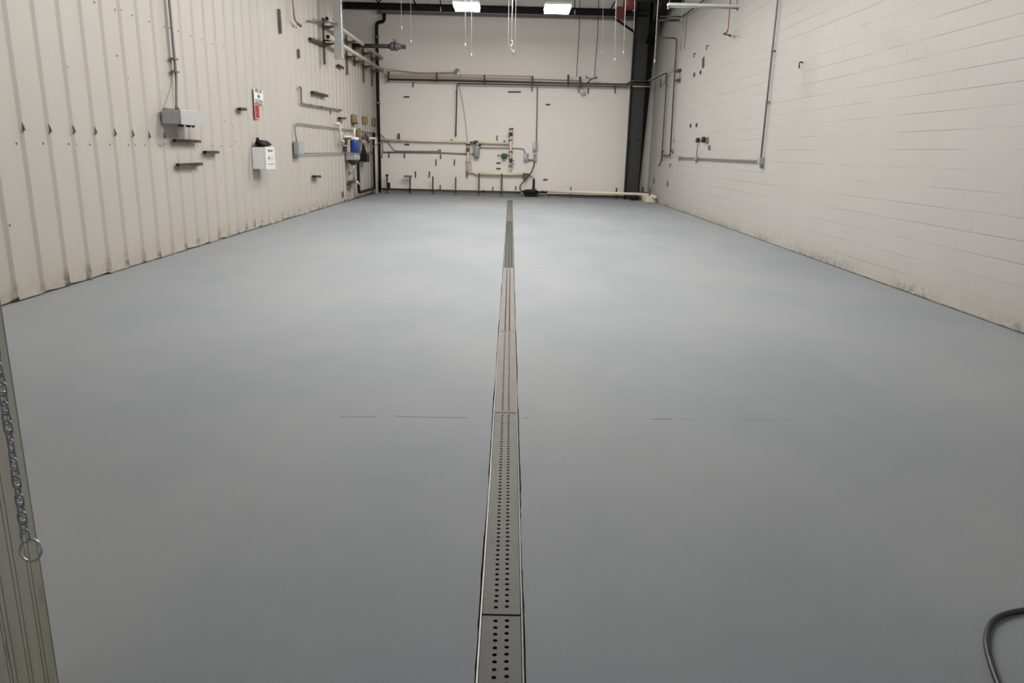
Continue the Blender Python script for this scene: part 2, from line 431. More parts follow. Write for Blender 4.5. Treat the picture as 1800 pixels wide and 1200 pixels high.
# ------------------------------------------------------------------ setting: walls
def left_wall():
    m_ = MB(); bm = m_.bm
    ztop_far = 4.5; ysplit = 21.25
    def profile(ya, yb):
        pts = [(XL, ya)]
        k = math.ceil((ya - RIB0) / RIBP)
        while RIB0 + k * RIBP + .075 < yb:
            y0 = RIB0 + k * RIBP
            if y0 > ya: pts += [(XL, y0), (XL + .022, y0 + .040), (XL + .022, y0 + .05), (XL, y0 + .07)]
            k += 1
        pts.append((XL, yb)); return pts
    for ya, yb, zt in ((YF, ysplit, ZC), (ysplit, YB, ztop_far)):
        pr = profile(ya, yb)
        lo = []
        for i, (x, yy) in enumerate(pr):
            lo.append(bm.verts.new((x + random.uniform(-.004, .010), yy, random.choice((.004, .006, .012, .03, .05)))))
        mid = [bm.verts.new((x, yy, .16)) for x, yy in pr]; hi = [bm.verts.new((x, yy, zt)) for x, yy in pr]
        for i in range(len(pr) - 1):
            bm.faces.new((lo[i], lo[i + 1], mid[i + 1], mid[i])); bm.faces.new((mid[i], mid[i + 1], hi[i + 1], hi[i]))
    # cap and back of the low stretch, end face of the tall stretch
    m_.b2((XL - .14, ysplit, 0), (XL - .02, YB, ztop_far)); m_.b2((XL - .14, YF, 0), (XL - .02, ysplit, ZC))
    # screw heads
    nw = len(bm.faces)
    for (x, y_) in [(29,252),(76,252),(121,253),(134,254),(158,254),(193,254),(226,255),(237,255),(255,255),(281,256),(289,253),(348,256),(372,256),(376,256),(388,257),(405,257),(420,258),(426,258),
                    (166,4),(202,17),(213,18),(232,27),(262,38),(289,47),(298,49),(313,55),(335,64),(355,70),(362,72),(374,77),(393,84),(408,90),(415,91),(438,100),
                    (118,118),(206,98),(225,138),(304,123),(326,128),(327,136),(370,165),(395,212),(410,222),(415,249),(526,318),(17,396),(409,4),(640,46),(621,190)]:
        p = Lf(x, y_, .0)
        ph = (p.y - RIB0) % RIBP
        d = .032 if ph < .07 else .002
        p = Lf(x, y_, d)
        if p.z > .1: m_.lathe(p, p + Vector((.006, 0, 0)), [(0, .012), (.6, .011), (1, .005)], 8)
    o = m_.build('wall_left', M_LEFT, world=True, mats=[M_LEFT, PSTRUT])
    for p in o.data.polygons:
        if p.index >= nw: p.material_index = 1
    return struct(o)
left_wall()
struct(MB().b2((XR, YF, 0), (XR + .2, YB + .2, ZC)).build('wall_right', M_RIGHT, world=True))
struct(MB().b2((-6.8, YB, 0), (XR, YB + .2, ZC)).build('wall_back', M_BACK, world=True))
struct(MB().b2((-6.9, 20.6, 0), (-6.8, YB + .2, ZC)).b2((-6.8, 20.6, 0), (XL - .14, 20.7, ZC)).build('wall_far_left', M_BACK, world=True))
struct(MB().b2((-6.9, YF - .3, ZC), (XR + .2, YB + .2, ZC + .1)).build('ceiling', M_CEIL, world=True))
JX = -.701 * 1.63
struct(MB().b2((XL - .14, YF, 0), (JX - .14, YF + .16, 3.4)).b2((1.9, YF, 0), (XR + .2, YF + .16, 3.4)).b2((XL - .14, YF, 3.4), (XR + .2, YF + .16, ZC)).build('wall_front', M_BACK, world=True))
# grooved jamb trim on the camera side of the doorway
def jamb():
    m_ = MB(); y_ = YF; pr = [(-1.35, YF), (JX - .004, YF), (JX, YF - .004)]
    w_ = [.006, .030, .009, .036, .010, .034, .011]
    i = 0
    while y_ > 1.12:
        st = w_[i % len(w_)]; i += 1
        pr += [(JX, y_ - st), (JX - .0035, y_ - st - .001), (JX - .0035, y_ - st - .0022), (JX, y_ - st - .0032)]
        y_ -= st + .0032
    pr += [(JX, 1.1), (-1.35, 1.1)]
    m_.prism([(a, b, 0) for a, b in pr], (0, 0, 3.4))
    return struct(m_.build('trim_1', M_JAMB, world=True))
jamb()
struct(MB().b2((-1.75, 1.1, 0), (-1.35, YF, 3.4)).build('trim_4', M_JAMB, world=True))
struct(MB().b2((1.9, 1.1, 0), (2.4, YF, 3.4)).b2((-1.75, 1.1, 3.4), (2.4, YF, 3.7)).build('trim_2', M_JAMB, world=True))
struct(MB().b2((XL, YB - .22, 0), (3.85, YB, .10)).build('trim_3', CURB, world=True, bevel=.01))

# ------------------------------------------------------------------ chain with pull ring by the doorway
def chain():
    yc = 1.46
    bot = on(45.5, 949, 1, yc)
    rc = on(54, 967, 1, yc)
    root = thing('hoist_chain', (bot.x, yc, .34), 'steel link chain with a round pull ring hanging in front of the ivory door jamb', 'chain')
    pitch = .0212; n = 96; rw = .0023
    base = {}
    for k in range(n):
        z = bot.z + pitch * (k + .5)
        kind = k % 2
        if kind not in base:
            pts = []
            L, Wd = .0098, .0078
            for i in range(20):
                a = 2 * math.pi * i / 20
                u = Wd * math.cos(a); vv = Wd * math.sin(a) + (L - .003 if math.sin(a) > 0 else -(L - .003))
                pts.append((u, 0, vv) if kind == 0 else (.12 * u, u, vv))
            m_ = MB().tube(pts, rw, 8, close=True)
            me_o = m_.build('link', CHAINM, None, world=True); base[kind] = me_o; o = me_o
        else:
            o = base[kind].copy(); C.objects.link(o)
        o.parent = root
        o.location = Vector((bot.x - .0004 * k * 0, yc, z)) - root.location
        o.rotation_euler = (0, 0, random.uniform(-.35, .35))
    pts = [rc + Vector((.0235 * math.cos(a), .006 * math.sin(a * 1), .0235 * math.sin(a))) for a in [2 * math.pi * i / 36 for i in range(36)]]
    ring = MB().tube(pts, .0030, 10, close=True).build('pull_ring', CHROME, root); ring['label'] = 'bright polished ring'
    MB().tube([(bot.x, yc, bot.z + pitch * n), (bot.x - .03, yc, bot.z + pitch * n + .03), (JX + .01, yc, bot.z + pitch * n + .03)], .004).build('hook', CHAINM, root)
chain()

# ------------------------------------------------------------------ hose on floor
def hose():
    px = [(1860, 1062), (1800, 1071), (1770, 1077), (1750, 1086), (1740, 1098), (1735, 1115), (1735, 1135), (1741, 1160), (1751, 1190), (1768, 1230)]
    pts = [on(x, y_, 2, .012) for x, y_ in px]
    q = []
    for i in range(len(pts) - 1):
        p0, p1, p2, p3 = pts[max(i - 1, 0)], pts[i], pts[i + 1], pts[min(i + 2, len(pts) - 1)]
        for k in range(8):
            t = k / 8
            q.append(.5 * ((2 * p1) + (p2 - p0) * t + (2 * p0 - 5 * p1 + 4 * p2 - p3) * t * t + (3 * p1 - p0 - 3 * p2 + p3) * t ** 3))
    q.append(pts[-1])
    o = MB().tube(q, .0095, 12).build('hose', RUB); o.location.z = .0005
    tag(o, 'black rubber hose curling over the grey floor at the lower right corner', 'hose')
hose()

# ------------------------------------------------------------------ ceiling lights
em = emis('lit_led_diffuser', LAMP_COL, LAMP)
def light_fixture(x, y_, label):
    t = thing('ceiling_light', (x, y_, 5.0), label, 'light', 'rectangular LED ceiling lights')
    MB().b2((x - .335, y_ - .44, 5.055), (x + .335, y_ + .44, 5.11)).build('housing', WHITE, t, bevel=.008)
    MB().b2((x - .315, y_ - .42, 4.985), (x + .315, y_ + .42, 5.056)).build('diffuser', em, t)
    for sx in (-.3, .3):
        MB().tube([(x + sx, y_, 5.108), (x + sx, y_, ZC)], .006, 6).build('suspension_rod', GREYC, t)
for j, yy in enumerate(LAMP_Y):
    for i, xx in enumerate(LAMP_X):
        if j == 0: lb = ('glowing white rectangular ceiling light, left one of the two in view', 'glowing white rectangular ceiling light, right one of the two in view')[i]
        else: lb = ('left', 'right')[i] + ' LED ceiling light, unseen and added to light the room, in the ' + ('second', 'third', 'fourth')[j - 1] + ' row from the back wall, above the picture'
        light_fixture(xx, yy, lb)

# ------------------------------------------------------------------ back wall steel
def bk_beam():
    # heavy beam across the back with a grey channel below
    d = .45
    t = thing('roof_beam', (-1, YB - d, 5.7), 'long black steel roof beam spanning the top of the back wall', 'beam')
    a, b_ = Bk(590, 4, d), Bk(1132, 17, d)
    a2, b2_ = Bk(590, 16, d), Bk(1132, 28, d)
    ztop, zbot = 6.0, 5.79
    ztop, zbot = (a.z + b_.z) / 2, (a2.z + b2_.z) / 2
    xr = 4.25
    m_ = MB().b2((-5.75, YB - d - .09, ztop - .025), (xr, YB - d + .09, ztop)).b2((-5.75, YB - d - .09, zbot), (xr, YB - d + .09, zbot + .025)).b2((-5.75, YB - d - .006, zbot + .02), (xr, YB - d + .006, ztop - .02))
    m_.build('i_beam', BLACK, t)
    for x in (-5.45, -5.15, -3.0, -1.0, 1.1, 3.0): MB().b2((x, YB - d - .085, zbot + .02), (x + .012, YB - d - .004, ztop - .02)).build('stiffener', DSTEEL, t)
    c = thing('steel_channel', (-1, YB - .3, zbot - .12), 'grey steel channel running just under the black roof beam', 'channel')
    zb = Bk(900, 29, .3).z; zt = Bk(900, 23.5, .3).z
    MB().b2((-4.45, YB - .36, zb), (xr, YB - .12, zb + .02)).b2((-4.45, YB - .14, zb), (xr, YB - .12, zt)).b2((-4.45, YB - .36, zb), (xr, YB - .345, zb + .03)).build('channel_web', GSTEEL, c)
    MB().tube([(-4.4, YB - .36, zt + .005), (xr, YB - .36, zt + .005)], .012, 8).build('rod', GALV, c)
    for x in (-4.3, 0, 4.0): MB().b2((x, YB - .355, zb + .02), (x + .02, YB - .14, zt + .01)).build('hanger_plate', GSTEEL, c)
bk_beam()

def column():
    yc = YB - .45
    P = lambda x, y_: on(x, y_, 1, yc)
    bl, br = P(1098, 336), P(1122, 338); tl = P(1114, 30)
    x0 = bl.x; x1 = br.x; z1 = 6.55; xt = (tl.x)
    t = thing('steel_column', ((x0 + x1) / 2, yc, 0), 'tall charcoal steel column in the right back corner', 'column')
    MB().b2((x0 + .01, yc - .008, .015), (x1 - .01, yc + .008, z1)).build('web', DSTEEL, t)
    f = MB().b2((x0 - .012, yc - .11, .015), (x0 + .012, yc + .11, z1)); f.build('inner_flange', BLACK, t)  # both flanges blacker than the web: their shade is put into the colour
    MB().b2((x1 - .012, yc - .11, .015), (x1 + .012, yc + .11, z1)).build('outer_flange', BLACK, t)
    MB().b2((x0 - .03, yc - .14, 0), (x1 + .03, yc + .14, .018)).build('base_plate', BROWN, t)
    MB().prism([(x1 - .01, yc + .115, .02), (x1 + .03, yc + .115, .02), (x1 + .25, yc + .115, 5.2), (x1 + .25, yc + .115, z1), (x1 - .01, yc + .115, z1)], (0, .03, 0)).build('flange_shadow_plate', BLACK, t)  # black plate stands for the outer flange and the shadow gap behind it
    for (zz) in (P(1110, 253).z,):
        MB().lathe((x0 + .07, yc - .03, zz), (x0 + .07, yc - .008, zz), [(0, .03), (1, .03)]).lathe((x0 + .33, yc - .03, zz + .12), (x0 + .33, yc - .008, zz + .12), [(0, .03), (1, .03)]).build('bolt', BLACK, t)
    # haunch bracket along the right wall
    g = thing('haunch_bracket', (4.5, 24.5, 5.2), 'dark tapered steel bracket from the column top along the right wall', 'bracket')
    pl = [Rt(1136, 74, .25), Rt(1147, 62, .25), Rt(1186, 20, .25), Rt(1186, -25, .25), Rt(1122, -25, .25), Rt(1120, 20, .25)]
    pl = [p for p in pl]
    for p in pl: p.y = min(p.y, yc - .05)
    yz = [(yc - .02, P(1138, 76).z), (24.6, P(1150, 52).z + .05), (22.6, 5.78), (22.3, 6.0), (22.3, 6.6), (yc - .02, 6.6)]
    MB().prism([(4.30, a, b) for a, b in yz], (.02, 0, 0)).build('gusset_plate', DSTEEL, g)
    m = MB()
    for (a, b), (c, d) in zip(yz[:3], yz[1:4]): m.prism([(4.22, a, b), (4.40, a, b), (4.40, a, b - .025), (4.22, a, b - .025)], (0, c - a, d - b))
    m.build('lower_flange', BLACK, g)
    MB().b2((4.30, yc - .5, P(1130, 60).z), (x1, yc - .02, 6.6)).build('stiffener_plate', BLACK, g)
    b = MB().b2((3.3, 22.10, 5.62), (XR, 22.28, 5.86)); o = b.build('eave_strut', BLACK); tag(o, 'short black horizontal steel strut above the column head at the right wall', 'beam')
    # knee brace
    o = MB().tube([Bk(1080, 32, .45), Bk(1116, 57, .45)], .045, 4).build('knee_brace', BLACK); tag(o, 'short black diagonal knee brace under the right end of the roof beam', 'brace')
column()

def bracing():
    for px, lb in (([(652, -10), (669, 8)], 'black cross bracing rod above the left end of the roof beam, leaning right'),
                   ([(678, -10), (662, 8)], 'black cross bracing rod above the left end of the roof beam, leaning left'),
                   ([(722, -10), (731, 8)], 'thin black bracing rod above the beam, right of the crossed pair'),
                   ([(1092, -14), (1073, 17)], 'black bracing rod above the beam, left of the red hoist')):
        o = MB().tube([Bk(*px[0], .45), Bk(*px[1], .45)], .022, 8).build('bracing_rod', BLACK); tag(o, lb, 'rod', 'bracing rods over the roof beam')
    for px, r, mt, lb in (([(774, -10), (774.5, 20)], .016, BLACK, 'black hanger rod over the beam with a bright fitting, left of the lit lights'),
                      ([(902, -10), (905, 22)], .035, BLACK, 'thick black vertical hanger between the two lit lights'),
                      ([(1010, -10), (1010.5, 25)], .014, BLACK, 'black hanger rod over the beam with a bright fitting, right of the lit lights')):
        t = thing('hanger_rod', Bk(*px[1], .6), lb, 'rod', 'vertical hangers over the roof beam')
        MB().tube([Bk(*px[0], .6), Bk(*px[1], .6)], r, 8).build('rod', mt, t)
        if r < .03: MB().tube([Bk(px[1][0], px[1][1] - 8, .6), Bk(px[1][0], px[1][1], .6)], .022, 8).build('fitting', GALV, t)
bracing()

# red hoist by the column head
def hoist():
    d = 1.0
    c = Bk(1108, 5, d)
    t = thing('chain_hoist', c - Vector((0, 0, .3)), 'red hoist body hanging beside the column head at the roof beam', 'hoist')
    MB().lathe(c + Vector((-.22, 0, 0)), c + Vector((.24, 0, 0)), [(0, .10), (.08, .19), (.3, .225), (.7, .225), (.92, .19), (1, .10)], 20).build('drum', RED, t)
    c2 = Bk(1091, 24, d)
    MB().b2(c2 + Vector((-.13, -.08, -.17)), c2 + Vector((.12, .08, .2))).build('motor', M('dark_red_enamel', (.12, .018, .016), .5), t, bevel=.02)
    MB().b2(c2 + Vector((.1, -.05, -.05)), c2 + Vector((.5, .05, .03))).build('arm', BLACK, t)
    MB().tube([c + Vector((0, 0, .2)), Vector((c.x, c.y, ZC))], .03, 8).build('hanger', BLACK, t)
    MB().lathe(c + Vector((.12, -.02, -.26)), c + Vector((.12, -.02, -.16)), [(0, .05), (.5, .07), (1, .04)]).build('bracket', GREYC, t)
hoist()

# ------------------------------------------------------------------ cords hanging from the roof
def cord(x0, x1, y1, Yc, r, label, end=True):
    p1 = on(x1, y1, 1, Yc); p0 = on(x0, 0, 1, Yc); dv = (p0 - p1); p0 = p1 + dv * ((ZC - p1.z) / dv.z)
    t = thing('pull_cord', p1, label, 'cord', 'white pull cords hanging from the roof')
    MB().tube([p1, p0], r, 6).build('cord', WCORD, t)
    if end: MB().lathe(p1 - Vector((0, 0, .05)), p1 + Vector((0, 0, .02)), [(0, .006), (.4, .013), (1, .004)], 8).build('pull_knob', WCORD, t)
cord(705, 706, 47, 18, .0035, 'short thin white cord hanging nearest to the left wall')
cord(722, 722.5, 71, 18.5, .0035, 'thin white cord ending just above the black valve level, second from the left')
cord(818, 818, 77, 17, .005, 'white cord hanging under the left lit light, the shorter of its pair')
cord(829, 829, 95, 17, .005, 'white cord hanging under the left lit light, the longer of its pair')
cord(894.5, 893, 97, 17, .005, 'long white cord left of the bright hook cord at the centre', False)
cord(907, 905.5, 80, 17, .005, 'white cord just right of the bright hook cord at the centre', False)
cord(1060.5, 1058, 90, 19, .0035, 'faint cord with a pale knob, right of the right lit light')
cord(1083, 1081, 103, 16, .0065, 'bright white cord reaching lowest, left of the column')
cord(1100, 1096, 90, 16, .0065, 'white cord tapering downward below the red hoist')
cord(1116, 1114.5, 56, 16, .005, 'white cord ending on the edge of the dark column head', False)
cord(1157, 1150.5, 106, 16, .0065, 'white cord in front of the block wall, right of the column')
cord(1200, 1198, 74, 18, .0035, 'thin cord hanging behind the tube light over the right wall', False)
def hookcord():
    Yc = 16; a = on(899, 72, 1, Yc); dv = on(901, 0, 1, Yc) - a; b_ = a + dv * ((ZC - a.z) / dv.z)
    t = thing('hook_cord', a, 'thick bright white cord with a metal hook at the centre of the back wall', 'cord')
    MB().tube([a, b_], .010, 8).build('cord', WHITE, t)
    h = MB().tube([a + Vector((0, 0, .02)), a + Vector((.025, 0, -.02)), a + Vector((.03, 0, -.06)), a + Vector((0, 0, -.085)), a + Vector((-.02, 0, -.13))], .011, 8, fil=.03).build('hook', CHROME, t)
    c = on(902.5, 94, 1, Yc)
    MB().tube([a + Vector((-.01, 0, -.11)), a + Vector((.005, 0, -.16)), c + Vector((0, 0, .05))], .004, 6).build('tail_wire', WCORD, t)
    MB().lathe(c + Vector((0, 0, -.03)), c + Vector((0, 0, .06)), [(0, .008), (.35, .025), (.7, .012), (1, .006)], 10).build('tail_bob', CHROME, t)
hookcord()
for xs, lb in (((1018.5, 1013.5), 'thin grey wire down to the sprinkler pipes, left of the two long ones'), ((1052, 1045), 'thin grey wire down to the sprinkler pipes, right of the two long ones')):
    a = Bk(xs[1], 135, .5); b_ = Bk(xs[0], 0, .5); dv = b_ - a; b_ = a + dv * ((ZC - a.z) / dv.z)
    o = MB().tube([a, a.lerp(b_, .5) + Vector((.03, 0, 0)), b_], .011, 6).build('support_wire', DSTEEL); tag(o, lb, 'wire', 'long grey wires above the sprinkler pipes')

# ------------------------------------------------------------------ generic pipes
def pipe(name, pts, r, mat, label, cat='pipe', fil=.08, clamps=(), cmat=None, group=None, cw=.05, cname='clamp', vert=False):
    pts = [Vector(p) for p in pts]
    if vert:
        for a, b in zip(pts, pts[1:]):
            if abs(a.z - b.z) > .3 and abs(a.x - b.x) < .01: b.y = a.y
    lo = min(pts, key=lambda p: p.z)
    if not clamps:
        o = MB().tube(pts, r, 10, fil=fil).build(name, mat); return tag(o, label, cat, group)
    t = thing(name, lo, label, cat, group)
    MB().tube(pts, r, 10, fil=fil).build('pipe_run', mat, t)
    for c, ax in clamps:
        c = Vector(c); v = Vector(ax).normalized() * cw / 2
        MB().lathe(c - v, c + v, [(0, r * 1.25), (.15, r * 1.55), (.85, r * 1.55), (1, r * 1.25)], 10).build(cname, cmat or mat, t)
    return t
def strut(p0, p1, w_, dep, nrm, mat, label, group, name='strut_bracket', rung=True):
    """slotted channel from p0 to p1 on a wall with normal nrm"""
    p0, p1, nrm = Vector(p0), Vector(p1), Vector(nrm).normalized()
    ax = (p1 - p0); L = ax.length; ax.normalize(); s_ = ax.cross(nrm).normalized(); nrm = s_.cross(ax).normalized()
    rot = Matrix((s_, nrm, ax)).transposed()
    c = (p0 + p1) / 2; m_ = MB()
    for k in (-1, 1):
        m_.box(c + s_ * k * w_ * .42 + nrm * dep / 2, (w_ * .16, dep, L), rot)
        m_.box(c + s_ * k * w_ * .34 + nrm * (dep - .003), (w_ * .3, .006, L), rot)
    m_.box(c + nrm * .003, (w_ * .8, .006, L), rot)
    if rung:
        n = max(2, int(L / .05))
        for i in range(n + 1): m_.box(p0.lerp(p1, (i + (.12 if i == 0 else -.12 if i == n else 0)) / n) + nrm * dep * .9, (w_ * .5, dep * .2, L / n * .28), rot)
    o = m_.build(name, mat); return tag(o, label, 'bracket', group)
NB, NL, NR = (0, -1, 0), (1, 0, 0), (-1, 0, 0)

# sprinkler-style pipe bundle on the back wall
def bundle():
    for i, (ya, yb, xe, r, mt, lb) in enumerate(((129.5, 134.5, 935, .016, TAND, 'topmost thin tan pipe of the bundle high on the back wall'),
                                        (132.8, 142, 1019, .022, TAND, 'second tan pipe of the bundle high on the back wall'),
                                        (135.8, 141.8, 1019, .014, BEIGEP, 'third thin pale pipe of the bundle high on the back wall'))):
        pts = [Bk(672 + i * 4, ya - .5, .30 - .03 * i), Bk(684, ya, .26), Bk(770, ya + 1.0, .26), Bk(xe, yb, .26)]
        z = sum(p.z for p in pts) / len(pts)
        pipe('overhead_pipe', pts, r, mt, lb, fil=.2, group='pipes across the top of the back wall')
    pts = [Bk(681, 139.5, .25), Bk(1102, 148.5, .25)]
    pipe('overhead_pipe', pts + [Bk(1113, 141.5, .64), Bk(1143, 142, .64)], .033, DBROWN, 'dark brown pipe running the whole width of the back wall under the tan ones', fil=.12, group='pipes across the top of the back wall')
    pts = [Bk(801, 240, .08), Bk(803.5, 146.5, .22), Bk(1100, 152.5, .22), Bk(1110, 147.5, .64), Bk(1143, 148, .64)]
    pipe('drop_pipe', pts, .021, DBROWN, 'dark pipe that turns down the back wall left of centre', fil=.08, clamps=[(Bk(802.5, 162, .17), (0, 0, 1)), (Bk(801.3, 236, .09), (0, 0, 1))], cmat=DBROWN)
    pipe('overhead_pipe', [Bk(1112, 151.7, .68), Bk(1144, 152.3, .68)], .02, BEIGEP, 'short pale pipe crossing the column under the dark pipes', group='pipes across the top of the back wall')
    hang = [(683.5, 126, 143, 'first hanger bracket of the overhead pipes, next to the corner'), (768.5, 128, 144.5, 'second overhead pipe hanger bracket from the left corner'),
            (851.8, 132, 149, 'third overhead pipe hanger bracket, right of the bend of the dark pipe'), (936, 134, 150, 'fourth overhead pipe hanger bracket, above the long grey conduit'),
            (998.6, 132, 150, 'fifth overhead pipe hanger bracket, left of the right floodlight'), (1019.6, 135, 152, 'sixth overhead pipe hanger bracket, where the tan pipes end'),
            ]
    for x, a, b_, lb in hang:
        strut(Bk(x, a, .18), Bk(x, b_, .18), .055, .13, NB, BROWN, lb, 'hanger brackets of the overhead pipes')
        
bundle()
pipe('conduit', [Bk(672, 120.8, .35), Bk(700, 123.8, .1), Bk(735, 128.3, .08), Bk(804, 127.2, .08)], .017, TAND, 'sagging tan conduit leading to the floodlight left of centre', 'conduit', fil=.4)
def flood(x, y_, lb, dz):
    p = Bk(x, y_, .14)
    t = thing('floodlight', p - Vector((0, 0, .1)), lb, 'light', 'small white floodlights among the overhead pipes')
    MB().lathe(p + Vector((-.04, .10, .04)), p + Vector((-.04, 0, .04)), [(0, .05), (.3, .085), (1, .09)], 14).build('mount', GREYC, t)
    MB().lathe(p + Vector((-.02, 0, .02)), p + Vector((.05, -.12, -.07)), [(0, .03), (.5, .07), (.95, .095), (1, .08)], 14).build('lamp_head', WHITE, t)
flood(805.5, 127.5, 'small white floodlight on the back wall above the bend of the dark pipe', 0)
flood(1021.5, 159, 'small white floodlight hanging under the dark pipes, right of centre', 0)
pipe('floodlight_wire', [Bk(1025, 150, .3), Bk(1024.5, 143, .32), Bk(1024, 158, .12)][:2], .012, GREYC, 'short grey wire above the right floodlight', 'wire')
pipe('sprinkler_branch', [Bk(1032, 146, .3), Bk(1040, 138.5, .4), Bk(1050, 136.5, .4)], .02, DBROWN, 'small dark sprinkler branch rising above the overhead pipes', fil=.03,
     clamps=[(Bk(1042, 138, .4), (1, 0, .2)), (Bk(1047, 136, .4), (0, 0, 1))], cmat=GREYC)
pipe('sprinkler_branch', [Bk(1030, 136.8, .4), Bk(1038, 138, .4)], .014, DBROWN, 'tiny dark sprinkler stub left of the rising branch', fil=.03, clamps=[(Bk(1031, 134.5, .4), (0, 0, 1))], cmat=BROWN)
pipe('loop_wire', [Bk(807, 149, .05), Bk(809, 162, .06), Bk(812, 175, .04), Bk(818, 210, .04), Bk(821.5, 246, .05)], .007, GREYC, 'thin grey wire slanting down from the dark pipe to the cream riser', 'wire', fil=.3)

# strut pieces scattered on the back wall: (x, y0, y1 | horizontal x0,x1,y)
bits_v = [(726.0, 144.5, 153.5, 'short vertical strut piece under the overhead pipes, nearest the left corner'),
 (934.8, 152, 161, 'vertical strut piece below the fourth overhead hanger'), (1033.6, 155, 164, 'vertical strut piece just right of the right floodlight'),
 (1081, 148, 164, 'vertical strut piece under the overhead pipes beside the column'),
 (683.8, 269, 277, 'short vertical strut piece hanging below the conduit next to the left corner'), (711, 269, 278, 'short vertical strut piece below the conduit, second from the corner'),
 (774.5, 271, 279, 'short vertical strut piece below the small conduit box'), (766.3, 280, 291, 'vertical strut piece below left of the small conduit box'),
 (798.8, 280, 291, 'vertical strut piece left of the cream riser, alone on the wall'), (730.3, 301, 312, 'vertical strut piece low on the wall right of the flat topped post'),
 (754.6, 301, 312, 'vertical strut piece low on the wall left of the third floor post'), (773.8, 325, 334, 'small strut stub just over the black base pipe, right of the third floor post'),
 (866.2, 328, 336, 'small strut stub over the base pipe between the two posts under the cream pipe'), (906.3, 327, 334, 'small strut stub over the base pipe left of the black pump'),
 (873.5, 238, 247, 'vertical strut piece above the cream pipe between the two risers')]
for x, a, b_, lb in bits_v:
    strut(Bk(x + .3, a, .0), Bk(x, b_, .0), .042, .03, NB, PSTRUT, lb, 'strut pieces left on the back wall')
bits_h = [(710, 719.5, 170.2, 'flat dark strut piece on the upper left of the back wall'), (893, 915.5, 161.5, 'long flat strut piece high at the centre of the back wall'),
 (959, 967, 183.8, 'small flat strut piece right of the long grey conduit'), (711.5, 719.5, 254, 'small flat strut piece just below the cream pipe at left'),
 (872.5, 880, 286.3, 'upper of two small flat strut pieces left of the tall cream riser'), (872.5, 880, 296, 'lower of two small flat strut pieces left of the tall cream riser'),
 (955, 962.5, 315.3, 'small flat strut piece above the white base pipe, right of the pump')]
for a, b_, y_, lb in bits_h:
    strut(Bk(a, y_, .0), Bk(b_, y_ + .2, .0), .042, .035, NB, PSTRUT if y_ > 160 and a > 880 else BROWN, lb, 'strut pieces left on the back wall')
strut(Bk(701.5, 234.5, 0), Bk(702, 249, 0), .055, .10, NB, BROWN, 'taller dark strut bracket holding the cream pipe at left', 'pipe brackets of the middle cream pipe')
strut(Bk(794, 245, 0), Bk(794, 251, 0), .05, .10, NB, BROWN, 'small dark bracket holding the cream pipe left of the riser', 'pipe brackets of the middle cream pipe')
strut(Bk(886.6, 247, 0), Bk(886.6, 254.5, 0), .05, .10, NB, BROWN, 'small dark bracket holding the cream pipe left of the tall riser', 'pipe brackets of the middle cream pipe')

# middle piping
pipe('cream_pipe', [Bk(668, 246, .12), Bk(822, 249.6, .10)], .036, TANP, 'cream pipe across the back wall from the left corner to the first riser')
pipe('cream_pipe', [Bk(826, 250, .10), Bk(896, 252.3, .10)], .036, TANP, 'cream pipe between the first riser and the tall riser')
pipe('conduit', [Bk(672, 267.2, .05), Bk(772, 268, .05), Bk(834, 271, .05)], .020, GREYC, 'grey conduit across the back wall into the grey motor box', 'conduit', fil=.3)
pipe('conduit', [Bk(664, 233.5, .06), Bk(672, 238, .05), Bk(693, 264, .05), Bk(699, 265.3, .05), Bk(771, 266, .05)], .013, GREYC, 'thin grey conduit slanting down from the left corner', 'conduit', fil=.2)
o = MB().b2(Bk(770, 268.8, .085), Bk(775.5, 262.5, 0)).build('junction_box', GREYC, bevel=.005); tag(o, 'tiny square conduit box on the back wall left of the first riser', 'box')
pipe('flexible_cable', [Lf(655, 258, .3), Bk(671, 248, .1), Bk(674, 262, .06), Bk(671, 278, .06)], .013, GREYC, 'grey cable looping out of the left corner across the back wall', 'cable', fil=.5)
# first riser
def riser1():
    t = thing('valve_riser', Bk(822, 312, .1), 'cream riser pipe with dark collars left of the grey motor box', 'pipe')
    A = lambda x, y_, d=.1: Bk(x, y_, d)
    MB().tube([A(823.5, 249), A(821.5, 303)], .040, 12).build('riser_pipe', TANP, t)
    for y_ in (258, 272): pass
    m = MB().lathe(A(822.8, 256), A(822.8, 252.5), [(0, .05), (.5, .065), (1, .05)]); m.build('collar', BROWN, t)
    MB().lathe(A(822.3, 267), A(822.3, 259), [(0, .045), (.2, .055), (.8, .055), (1, .045)]).build('valve_body', BROWN, t)
    for y_ in (285, 301): 
        MB().tube([A(819, y_), A(825, y_)], .03, 8).build('clamp', BRASS, t)
    MB().lathe(A(821, 303), A(821, 314), [(0, .04), (.3, .03), (.6, .02), (1, .006)], 10).build('drip_tip', BRASS, t)
    MB().tube([A(822, 302.5), A(832, 302), A(838, 306.5), A(846, 307)], .035, 10, fil=.1).build('elbow_pipe', TANP, t)
    MB().tube([A(828, 256), A(828, 300)], .014, 8).build('side_pipe', TANP, t)
riser1()
